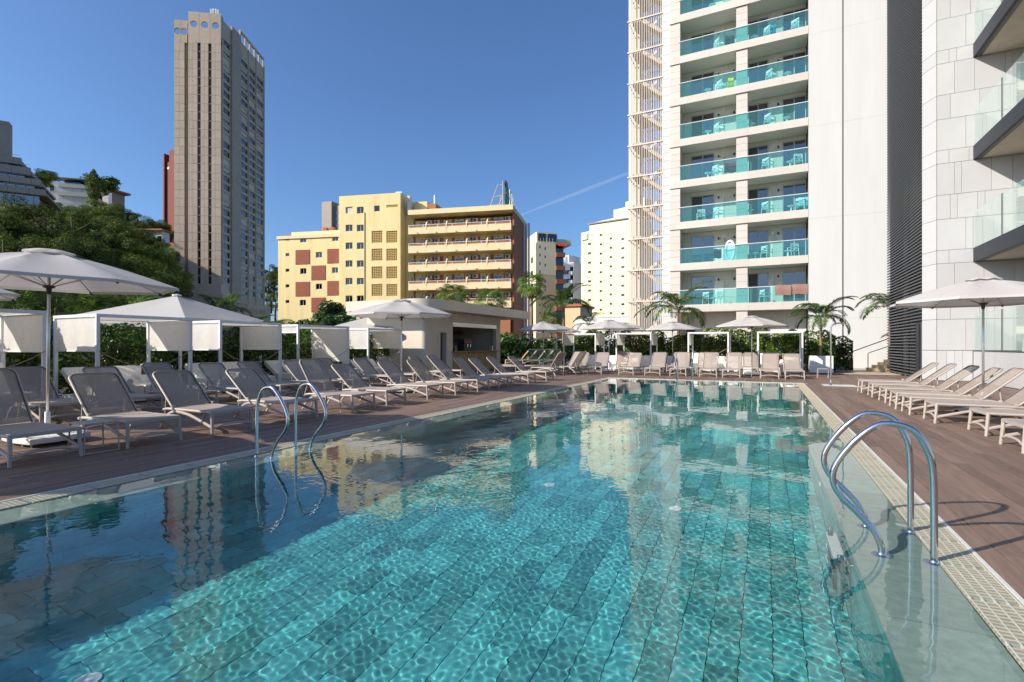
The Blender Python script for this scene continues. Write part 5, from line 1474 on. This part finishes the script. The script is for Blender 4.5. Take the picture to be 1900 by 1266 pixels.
put('wall', MB().bb(0,F.L,0,3,zq-12,zq-.6), M_hwhite, v3); put('roof', MB().bb(-.5,F.L+.5,-.7,3.5,zq-.6,zq-.2), M_redaw, v3)
for i in range(3): window(v3, 1.0+i*2.2, 2.2+i*2.2, zq-3.4, zq-1.8, -.06, panes=1)
# ================================================================ VEGETATION
def leaf_mat(name, stops, rough=.5, transl=.3, spec=.4):
    m = bpy.data.materials.new(name); m.use_nodes = True; nt = m.node_tree; N = nt.nodes; L = nt.links; b = N['Principled BSDF']
    g = N.new('ShaderNodeNewGeometry'); cr = N.new('ShaderNodeValToRGB')
    cr.color_ramp.elements[0].position = stops[0][0]; cr.color_ramp.elements[0].color = (*stops[0][1], 1)
    cr.color_ramp.elements[1].position = stops[-1][0]; cr.color_ramp.elements[1].color = (*stops[-1][1], 1)
    for p, c in stops[1:-1]: e = cr.color_ramp.elements.new(p); e.color = (*c, 1)
    L.new(g.outputs['Random Per Island'], cr.inputs[0])
    oi = N.new('ShaderNodeObjectInfo'); mr = N.new('ShaderNodeMapRange'); mr.inputs[3].default_value = .72; mr.inputs[4].default_value = 1.45; L.new(oi.outputs['Random'], mr.inputs[0])
    sc = N.new('ShaderNodeVectorMath'); sc.operation = 'SCALE'; L.new(cr.outputs[0], sc.inputs[0]); L.new(mr.outputs[0], sc.inputs['Scale']); L.new(sc.outputs[0], b.inputs['Base Color'])
    b.inputs['Roughness'].default_value = rough; b.inputs['Specular IOR Level'].default_value = spec
    tr = N.new('ShaderNodeBsdfTranslucent'); L.new(sc.outputs[0], tr.inputs[0]); ms = N.new('ShaderNodeMixShader'); ms.inputs[0].default_value = transl
    L.new(b.outputs[0], ms.inputs[1]); L.new(tr.outputs[0], ms.inputs[2]); L.new(ms.outputs[0], N['Material Output'].inputs[0]); return m
M_hedge = leaf_mat('hedge_leaf', [(0,(.022,.05,.010)),(.55,(.05,.11,.018)),(.82,(.11,.19,.025)),(.95,(.30,.34,.03)),(1,(.42,.38,.04))], .35, .35, .6)
M_pine = leaf_mat('pine_needles', [(0,(.035,.06,.013)),(.5,(.09,.135,.026)),(.85,(.18,.23,.045)),(1,(.27,.30,.065))], .7, .25, .2)
M_bush = leaf_mat('bush_leaf', [(0,(.02,.05,.012)),(.5,(.05,.11,.022)),(1,(.11,.20,.035))], .45, .3)
M_palm = leaf_mat('palm_leaf', [(0,(.03,.07,.014)),(.5,(.07,.135,.028)),(.9,(.13,.20,.04)),(1,(.26,.22,.07))], .45, .3)
M_fan = leaf_mat('fan_palm_leaf', [(0,(.05,.10,.02)),(.6,(.11,.20,.035)),(1,(.24,.30,.06))], .45, .35)
M_dry = leaf_mat('dry_fronds', [(0,(.16,.10,.04)),(1,(.34,.25,.12))], .8, .2)
M_bark = mat('palm_bark', (.25,.17,.10), .9, var=.3, vscale=6, stretch=(1,1,5), bump=.6, bscale=14)
M_wood = mat('tree_bark', (.10,.075,.05), .95, var=.3, vscale=5)
M_planter = mat('white_planter', (.74,.74,.73), .5, var=.03, vscale=4)
M_pflower = leaf_mat('pink_flowers', [(0,(.50,.03,.10)),(1,(.60,.12,.22))], .6, .3)

def leaves(n, fn, size, seed, aspect=.5, jitter=.4, up=.3, nz=.55):
    """n separate leaf blades (bent quads) placed by fn(rng)->point, outward normal"""
    r = np.random.default_rng(seed); P, O = fn(r, n)
    N0 = O + r.normal(0, nz, (n,3)) + np.array([0,0,up]); N0 /= np.linalg.norm(N0, axis=1)[:,None] + 1e-9
    T = np.cross(N0, r.normal(0,1,(n,3))); T /= np.linalg.norm(T, axis=1)[:,None] + 1e-9
    B = np.cross(N0, T); s = (size * r.uniform(1-jitter, 1+jitter, n))[:,None]
    v = np.empty((n,6,3)); w = s*aspect*.5
    v[:,0] = P - T*s*.5; v[:,1] = P - T*s*.05 - B*w + N0*s*.10; v[:,2] = P + T*s*.5 - N0*s*.06; v[:,3] = P - T*s*.05 + B*w + N0*s*.10
    v[:,4] = P - T*s*.5; v[:,5] = P + T*s*.5 - N0*s*.06
    i = np.arange(n)[:,None]*4
    V = v[:,:4].reshape(-1,3); F = np.concatenate([i+np.array([[0,1,2]]), i+np.array([[0,2,3]])], 1).reshape(-1,3)
    return V, F
def leaf_mesh(name, parts, m):
    V = np.concatenate([p[0] for p in parts]); off = 0; Fs = []
    for p in parts: Fs.append(p[1] + off); off += len(p[0])
    F = np.concatenate(Fs).astype(np.int32)
    me = bpy.data.meshes.new(name); me.vertices.add(len(V)); me.vertices.foreach_set('co', V.astype(np.float32).ravel())
    me.loops.add(F.size); me.loops.foreach_set('vertex_index', F.ravel()); me.polygons.add(len(F)); me.polygons.foreach_set('loop_start', np.arange(0, F.size, 3, dtype=np.int32))
    me.update(calc_edges=True); me.materials.append(m); return me
# ---------- hedge sections
def hedge_fn(L, D, H_, seed):
    rr_ = np.random.default_rng(seed + 99); cx_ = rr_.uniform(0, L, 26); cz_ = rr_.uniform(.2, H_, 26)
    def fn(r, n):
        k = r.integers(0, 26, n)
        p = np.stack([np.clip(cx_[k] + r.normal(0,.30,n), -.05, L+.05), r.uniform(-.5,.5,n), cz_[k] + r.normal(0,.22,n)], 1)
        dep = np.where(r.random(n) < .7, -.5 + .35*r.random(n)**1.5, r.uniform(-.5,.5,n)); p[:,1] = dep * D
        p[:,2] = np.clip(p[:,2], .12, H_ + .12*np.sin(p[:,0]*3.1+seed) + .08*np.sin(p[:,0]*7.3) )
        o = np.stack([np.zeros(n), -np.ones(n)*.8, np.full(n,.25)], 1); return p, o
    return fn
HL = 2.3
hedge_me = [leaf_mesh('foliage', [leaves(5600, hedge_fn(HL, .8, 1.95, s), .12, s, .58)], M_hedge) for s in (1,2,3)]
stem_b = MB()
for x in (.3,.9,1.5,2.05): stem_b.tube([(x,0,0),(x+.05,.03,.8),(x-.04,0,1.5)], [.025,.02,.008], 5).tube([(x,0,.6),(x+.22,.05,1.3)],.01,4).tube([(x,0,.5),(x-.2,-.05,1.2)],.01,4)
stem_me = stem_b.mesh('stem', True); stem_me.materials.append(M_wood)
def hedge(x, y, rz, label, group, i, sc=(1,1,1), planter=True):
    o = root('hedge', label, 'hedge', (x, y, 0), rz, group); o.scale = sc
    link('foliage', hedge_me[i % 3], None, o); link('stem', stem_me, None, o)
    if planter: put('planter', MB().bb(.02,HL-.02,-.28,.28,0,.42), M_planter, o, bevel=.012, seg=1)
    return o
for i in range(8):
    y = 1.6 + i*2.34; x = -16.35 - .10*i
    hedge(x, y, pi/2, f'leafy green hedge section, {ordinal(i)} from the camera behind the left cabanas', 'hedge sections behind the left cabanas', i, (1,1,1.02 + .05*sin(i*2.1)), False)
for i, px in enumerate((1058, 1115, 1172, 1235, 1292, 1352, 1412, 1470)):
    q = at_y(px, 641, 31.9)
    hedge(q.x - .4, 31.9 + .1*(i%2), 0, f'yellow green hedge section, {ordinal(i)} from the left behind the far cabanas', 'hedge sections behind the far cabanas', i+1, (1.0,1.1,1.12 + .09*sin(i*1.7)))
q = at_y(1478, 641, 33.0); hedge(q.x+.6, 33.0, 0, 'hedge section with glossy leaves behind the white planter of the right palm', 'hedge sections behind the far cabanas', 2, (.85,1,.92))

# ---------- feather palms: every frond an object
def frond_mesh(seed, L=1.9, droop=.9, nl=44, lw=.046, ll=.60):
    r = np.random.default_rng(seed); V = []; F = []
    def spine(t): return np.array([L*(t - .18*droop*t**3), 0, .62*L*t - droop*L*.75*t**2.1])
    ts = np.linspace(.02, 1, 9); R = .016
    for i, t in enumerate(ts):
        p = spine(t); w = R*(1-.85*t); V += [p+[0,-w,0], p+[0,w,0], p+[0,0,w*1.2]]
    for i in range(8):
        a = 3*i; F += [(a,a+3,a+4),(a,a+4,a+1),(a+1,a+4,a+5),(a+1,a+5,a+2),(a+2,a+5,a+3),(a+2,a+3,a)]
    for k in range(nl):
        t = .14 + .86*k/nl; p = spine(t); d = spine(min(1,t+.02)) - spine(t-.02); d /= np.linalg.norm(d)
        for sgn in (-1, 1):
            l = ll*(.55 + .9*t*(1-t)*2.2)*(1.12-.62*t)*r.uniform(.85,1.1)
            dirn = d*(.55+.35*t) + np.array([0, sgn*(1-.25*t), .16]) + r.normal(0,.07,3); dirn /= np.linalg.norm(dirn)
            side = np.cross(dirn, [0,0,1.]); side /= np.linalg.norm(side) + 1e-9; w = lw*.5
            m1 = p + dirn*l*.5; tip = p + dirn*l + np.array([0,0,-.24*l*droop*r.uniform(.7,1.3)])
            b = len(V); V += [p, m1-side*w, tip, m1+side*w]; F += [(b,b+1,b+3),(b+1,b+2,b+3)]
    return leaf_mesh('frond', [(np.array(V), np.array(F))], M_palm)
fronds = [frond_mesh(1), frond_mesh(2, 1.7, 1.1), frond_mesh(3, 2.0, .75)]
def feather_palm(loc, h, label, n=16, sc=1.0, group='feather palms', lean=0.0, seed=0, pot=0.0, rt=.09):
    o = root('feather_palm', label, 'palm', loc, 0, group); r = random.Random(seed)
    top = Vector((lean, lean*.4, h))
    put('trunk', MB().tube(curve([(0,0,pot),(lean*.25,lean*.1,pot+(h-pot)*.4),(lean*.7,lean*.3,pot+(h-pot)*.75),top],6), [rt*1.25-(rt*.45)*i/18 for i in range(19)], 10), M_bark, o, smooth=True)
    for i in range(n):
        a = i*2.4 + r.uniform(-.25,.25); el = radians(r.uniform(-42, 20)) if i > 1 else radians(r.uniform(-55,-35))
        s = sc*r.uniform(.85,1.12)
        link('frond', fronds[i % 3], None, o, top + Vector((cos(a)*.05, sin(a)*.05, 0)), rot=(0, el, a), scale=(s,s,s))
    if pot: put('planter', MB().prism([(-.52,-.42),(.52,-.42),(.52,.42),(-.52,.42)],0,pot), M_planter, o, bevel=.02, seg=2)
    return o
q = ground(1523, 687); feather_palm((at_y(1523,641,30.9).x, 30.9, 0), 2.85, 'feather palm in a white square planter before the blank hotel wall', 24, .95, seed=1, pot=.88, rt=.06)
q = at_y(1652, 641, 34.2); feather_palm((q.x, q.y, 0), 3.5, 'feather palm half hidden behind the black louver screen', 15, 1.05, seed=2)
q = at_y(1259, 641, 33.2); feather_palm((q.x, q.y, 0), 3.6, 'tall loose feather palm in front of the lower left hotel balconies', 18, 1.35, seed=3)
q = at_d(1046, 641, 40); feather_palm((q.x, q.y, -.2), 4.6, 'feather palm beside the far parasols right of the bar', 18, 1.5, seed=4, rt=.12)
q = at_d(1092, 641, 52); feather_palm((q.x, q.y, -.5), 4.0, 'small feather palm before the low white wall', 14, 1.1, seed=5)
for i, (px, d, h, s) in enumerate(((30,30,4.0,1.7),(105,33,4.0,1.8),(170,29,3.7,1.6),(235,31,3.4,1.6),(462,46,3.2,1.7),(488,42,2.6,1.5),(400,60,4.8,1.7),(425,64,5.4,1.6))):
    p = ud(kx(px)*d, d); z = terrain_z(kx(px)*d, d) - .2
    feather_palm((p.x, p.y, z), h, f'feather palm in the garden strip behind the left hedge, {ordinal(i)} from the left', 15, s, 'feather palms behind the left hedge', seed=20+i, rt=.13)
# ---------- fan palms
def fan_mesh(seed, R=.75, n=22):
    r = np.random.default_rng(seed); V = [np.zeros(3)]; F = []
    b = MB()
    for k in range(n):
        a = -2.0 + 4.0*k/(n-1); l = R*(.8+.2*cos(a*.6))*r.uniform(.92,1.05)
        d = np.array([cos(a), sin(a), 0]); s_ = np.array([-sin(a), cos(a), 0])*.040*R
        m1 = d*l*.6 + np.array([0,0,.03]); tip = d*l + np.array([0,0,-.30*R - .06*abs(a)*R])
        i = len(V); V += [np.array([0,0,.0]), m1 - s_, tip, m1 + s_]; F += [(i,i+1,i+3),(i+1,i+2,i+3)]
    st = [np.array([-.9*R,-.012,-.1]), np.array([-.9*R,.012,-.1]), np.array([0,.01,0]), np.array([0,-.01,0])]; i = len(V); V += st; F += [(i,i+1,i+2),(i,i+2,i+3)]
    return leaf_mesh('fan_leaf', [(np.array(V), np.array(F))], M_fan)
fans = [fan_mesh(1), fan_mesh(2), fan_mesh(3, .8)]
dry_me = leaf_mesh('dry_skirt', [leaves(160, lambda r, n: (np.stack([r.normal(0,.16,n), r.normal(0,.16,n), r.uniform(-1.0,-.1,n)],1), np.stack([r.normal(0,1,n), r.normal(0,1,n), np.zeros(n)],1)), .45, 5, .16)], M_dry)
def fan_palm(loc, h, label, n=26, sc=1.0, seed=0, rt=.13):
    o = root('fan_palm', label, 'palm', loc, 0, 'fan palms'); r = random.Random(seed)
    put('trunk', MB().tube([(0,0,0),(.03,0,h*.5),(0,.02,h)], [rt*1.2, rt, rt*.85], 10), M_bark, o, smooth=True)
    for i in range(n):
        a = i*2.4 + r.uniform(-.2,.2); el = radians(-62 + 105*(i/n) + r.uniform(-10,10)); rad = .75*sc
        d = Vector((cos(a)*cos(el), sin(a)*cos(el), -sin(el)))
        s = sc*r.uniform(.72,1.0)
        link('fan_leaf', fans[i % 3], None, o, Vector((0,0,h)) + d*rad, rot=(r.uniform(-.3,.3), el*.9+.25, a), scale=(s,s,s))
    link('dry_skirt', dry_me, None, o, (0,0,h), scale=(sc,sc,sc))
    return o
def on_d(px, d, z=0.0): p = ud(kx(px)*d, d); return (p.x, p.y, z)
fan_palm(on_d(986, 46, -.5), CAM_H + (641-530)/950*46 + .5, 'slender fan palm with tall bare trunk at the right end of the bar roof', 28, 1.15, 1, .16)
fan_palm(on_d(840, 44, -.5), CAM_H + (641-545)/950*44 + .2, 'fan palm crown rising above the middle of the bar roof', 24, 1.25, 2)
fan_palm(on_d(910, 42, -.5), CAM_H + (641-556)/950*42 + .2, 'fan palm crown with dry skirt above the right part of the bar roof', 26, 1.2, 3)
fan_palm(on_d(1022, 48, -.5), CAM_H + (641-598)/950*48 + .5, 'short fan palm left of the feather palm beyond the bar', 22, 1.0, 4)
fan_palm(on_d(312, 88, terrain_z(kx(312)*88, 88)), 9.5, 'fan palm at the foot of the beige tower among pines', 20, 1.3, 5)

# ---------- bushes
def bush_fn(rx, rz, seed, nc=22):
    g = np.random.default_rng(seed + 7); C = g.normal(0,1,(nc,3)); C /= np.linalg.norm(C,axis=1)[:,None]; C *= g.uniform(.45,.95,nc)[:,None]; C[:,2] = np.abs(C[:,2])
    def fn(r, n):
        k = r.integers(0,nc,n); d = r.normal(0,1,(n,3)); d /= np.linalg.norm(d,axis=1)[:,None]
        p = C[k] + d*r.uniform(.10,.30,n)[:,None]; o = p*.4 + d
        return p*np.array([rx,rx,rz]), o
    return fn
bush_me = [leaf_mesh('foliage', [leaves(2600, bush_fn(1.0, 1.0, s), .17, s, .5)], M_bush) for s in (1,2,3)]
bstem = MB()
for i in range(5): a = i*1.3; bstem.tube([(0,0,-.2),(cos(a)*.25,sin(a)*.25,.4),(cos(a)*.5,sin(a)*.5,.8)],[.05,.035,.01],5)
bstem_me = bstem.mesh('stem', True); bstem_me.materials.append(M_wood)
def bush(loc, sc, label, group, i=0, rz=0.0):
    o = root('bush', label, 'bush', loc, rz, group); o.scale = sc if isinstance(sc, tuple) else (sc,)*3
    link('foliage', bush_me[i % 3], None, o); link('stem', bstem_me, None, o); return o
bl_ = [(530,50,1.5,598),(552,52,1.6,592),(578,54,1.8,586),(600,50,1.9,572),(615,54,2.1,555),(640,52,1.8,575),(665,50,1.7,582),(700,56,1.8,566),(730,56,1.6,572),(560,46,1.4,604),(590,46,1.5,598),(630,47,1.5,596)]
for i, (px, d, s, yt) in enumerate(bl_):
    zt_ = CAM_H + (641-yt)/950*d; bush(on_d(px, d, zt_ - s*1.15), s, f'round leafy crown before the yellow hotel, {ordinal(i)} of the clump left of the bar', 'leafy crowns before the yellow hotel', i, i*1.1)
for i, (px, d, s) in enumerate(((938,41,2.5),(958,43,2.7),(1002,44,2.4),(1024,42,2.2),(1062,42,2.2),(965,38,.9),(1000,38,.8),(1040,38,.9),(1085,46,1.5),(1120,46,1.3))):
    bush(on_d(px, d, -.3), s, f'green garden shrub beyond the far terrace, {ordinal(i)} planted right of the bar', 'garden shrubs beyond the bar', i+1, i)
for i, (px, d, s, z) in enumerate(((10,26,1.5,-.3),(75,27,1.5,-.3),(140,26,1.4,-.3),(205,27,1.5,-.3),(270,28,1.5,-.3),(330,36,1.8,-.3),(390,38,2.2,0),(445,40,2.0,-.2),(500,40,2.2,-.2),(535,44,2.0,-.3),(60,36,2.6,1.5),(150,38,2.8,1.5),(240,40,2.8,1.5),(300,46,3.0,2.0),(20,42,3.0,3.0))):
    bush(on_d(px, d, z), s, f'dark garden shrub on the slope behind the left hedge, {ordinal(i)} of the planting', 'garden shrubs behind the left hedge', i, i*.7)
# ---------- pines on the hill
def pine_fn(seed, nc=28):
    g = np.random.default_rng(seed + 3); C = g.normal(0,1,(nc,3)); C /= np.linalg.norm(C,axis=1)[:,None]; C *= (g.uniform(.2,1,nc)**.35)[:,None]*.86; C[:,2] = C[:,2]*.75
    S = g.uniform(.17,.28,nc)
    def fn(r, n):
        k = r.integers(0,nc,n); d = r.normal(0,1,(n,3)); d /= np.linalg.norm(d,axis=1)[:,None]; d[:,2] *= .7
        return C[k] + d*(S[k]*r.uniform(.55,1,n))[:,None], d + C[k]*.5 + np.array([0,0,.35])
    return fn
pine_me = [leaf_mesh('crown', [leaves(15000, pine_fn(s), .05, s, .26, up=.15, nz=.3)], M_pine) for s in (1,2,3,4)]
def pine_trunk(seed):
    r = random.Random(seed); b = MB().tube([(0,0,-1.9),(.04,.02,-1.0),(-.03,.04,-.2),(0,0,.5)], [.07,.055,.04,.01], 7)
    for i in range(7):
        a = i*2.4; z = -.7 + i*.14; b.tube([(0,0,z),(cos(a)*.25,sin(a)*.25,z+.16),(cos(a)*.45,sin(a)*.45,z+.34)],[.024,.015,.004],5)
    me = b.mesh('trunk', True); me.materials.append(M_wood); return me
ptr = [pine_trunk(s) for s in (1,2)]
def pine(px, d, top_y, s, label, group, i, zs=1.0):
    zt_ = CAM_H + (641-top_y)/950*d
    o = root('pine_tree', label, 'tree', on_d(px, d, 0), i*1.7, group); o.location.z = zt_ - s*.80*zs; o.scale = (s, s, s*zs)
    link('crown', pine_me[i % 4], None, o); link('trunk', ptr[i % 2], None, o); return o
wood = {'top row': [(-22,58,372,6.5),(35,62,362,6.5),(85,66,370,6.5),(132,64,376,6.2),(178,68,388,6.2),(214,66,404,5.8),(246,70,428,5.5)],
  'second row': [(5,50,420,5.0),(60,52,422,5.2),(115,54,422,5.2),(165,55,436,5.0),(210,56,450,5.0),(255,60,462,4.8),(285,70,466,4.6),(308,80,476,4.6)],
  'third row': [(-10,44,455,4.2),(40,44,465,4.0),(92,45,468,4.0),(140,46,475,4.0),(190,48,488,4.0),(236,50,500,3.8),(275,54,508,3.6),(300,62,505,3.8)],
  'lowest row': [(15,37,505,3.0),(65,38,508,3.0),(118,38,512,3.0),(165,40,518,3.0),(212,42,522,3.0),(258,44,528,3.0),(296,48,530,3.0)]}
i = 0
for row, lst in wood.items():
    for j, (px, d, ty, s) in enumerate(lst):
        pine(px, d, ty, s, f'dark green pine, {ordinal(j)} from the left in the {row} of the near slope', 'pines on the near slope', i, .95); i += 1
crest = {'on the ridge right of the villas': [(196,150,368,6),(216,148,374,6),(236,150,386,6.5),(256,150,392,6.5),(276,146,398,6.5),(294,150,404,6.5)],
  'below the ridge right of the villas': [(205,124,398,5.2),(226,120,408,5.2),(246,122,420,5.0),(268,118,428,5.0),(288,116,438,4.8),(302,124,446,4.8)],
  'below the hillside villas': [(112,120,374,4.6),(140,126,376,4.6),(166,130,380,4.6),(188,126,386,4.6),(98,112,372,4.4)],
  'between the beige tower and the yellow hotel': [(499,215,486,6),(508,205,496,6),(503,195,515,6),(512,185,540,6)]}
for row, lst in crest.items():
    for j, (px, d, ty, s) in enumerate(lst):
        pine(px, d, ty, s, f'rounded pine {row}, {ordinal(j)} from the left', 'pines on the far hillside', i, .85); i += 1
for j, (px, d, ty, s) in enumerate([(66,108,306,4.2),(80,114,312,4.0)]):
    pine(px, d, ty, s, ['dark umbrella pine beside the terraced grey block', 'dark umbrella pine touching the white villa on the crest'][j], 'umbrella pines on the crest', i, .7); i += 1
# broad tree and cypress by the villas
o = root('broadleaf_tree', 'loose airy tree rising above the roofs of the hillside villas', 'tree', on_d(182, 158, CAM_H+(641-352)/950*158)); o.scale = (7,7,4.2)
link('crown', leaf_mesh('crown', [leaves(2600, bush_fn(1,1,8,16), .13, 8, .6)], M_bush), None, o); link('trunk', bstem_me, None, o)
def cyp(r, n):
    z = r.uniform(0,1,n); a = r.uniform(0,2*pi,n); rad = .24*np.sin(np.pi*np.clip(z*.85+.12,0,1))*r.uniform(.6,1,n)
    return np.stack([np.cos(a)*rad, np.sin(a)*rad, z],1), np.stack([np.cos(a), np.sin(a), np.full(n,.5)],1)
o = root('cypress', 'dark slim cypress beside the hillside villa', 'tree', on_d(174, 150, CAM_H+(641-372)/950*150)); o.scale = (8.5,8.5,9)
link('crown', leaf_mesh('crown', [leaves(1500, cyp, .07, 4, .4)], M_pine), None, o); put('trunk', MB().tube([(0,0,-.3),(0,0,.4)],.03,5), M_wood, o)

# ---------- white planters between the far cabanas, small garden furniture beyond
for i, (px, w) in enumerate(((1130,1.1),(1246,1.0),(1372,1.2))):
    q = at_y(px, 641, 29.9); pl = root('planter_box', f'white rectangular planter between far cabanas, {ordinal(i)} from the left', 'planter', (q.x-w/2, 29.9, 0), 0, 'planters between the far cabanas')
    put('box', MB().bb(0,w,0,.5,0,.82), M_planter, pl, bevel=.015, seg=1); put('soil', MB().bb(.05,w-.05,.05,.45,.8205,.83), M_earth, pl)
# glass rail, raised platforms and tan loungers of the neighbouring terrace
gr_ = root('glass_rail', 'low clear glass rail with pale top bar right of the bar', 'railing', (0,0,0))
g0, g1 = Vector((-13.9, 30.6, 0)), Vector((-10.6, 33.2, 0))
for i in range(4):
    a, b = g0.lerp(g1, i/4), g0.lerp(g1, (i+1)/4); dv = (b-a).normalized()*.03
    put('pane', MB().bar(a+dv+Vector((0,0,.62)), b-dv+Vector((0,0,.62)), .012, 1.0), M_gpale, gr_)
put('top_bar', MB().bar(g0+Vector((0,0,1.16)), g1+Vector((0,0,1.16)), .05, .05), M_wframe, gr_)
M_tansling = mat('tan_sling', (.50,.30,.13), .75, var=.06)
for i in range(8):
    q = on_d(938 + i*15.5, 37.5 + (i%2)*.3, -.02)
    o = lounger(q[0], q[1], -2.6, f'tan sling lounger of the neighbouring terrace, {ordinal(i)} from the left beyond the glass rail', 'tan loungers beyond the glass rail', 50)
    for c in list(o.children) + [g for c in o.children for g in c.children]:
        if c.name.startswith(('seat_sling', 'back_sling')): c.material_slots[0].link = 'OBJECT'; c.material_slots[0].material = M_tansling

# ---------- thin contrail high above the town
M_trail = mat('ice_trail', (.95,.95,.95), 1.0, alpha=.05, spec=0)
a, b = at_d(962, 401, 3600), at_d(1170, 320, 3200)
tag(put('contrail', MB().tube([a.lerp(b, t/6) for t in range(7)], [3,6,9,11,12,11,9], 10, cap=False), M_trail, smooth=True), 'faint white contrail slanting across the sky left of the stair cage', 'contrail')
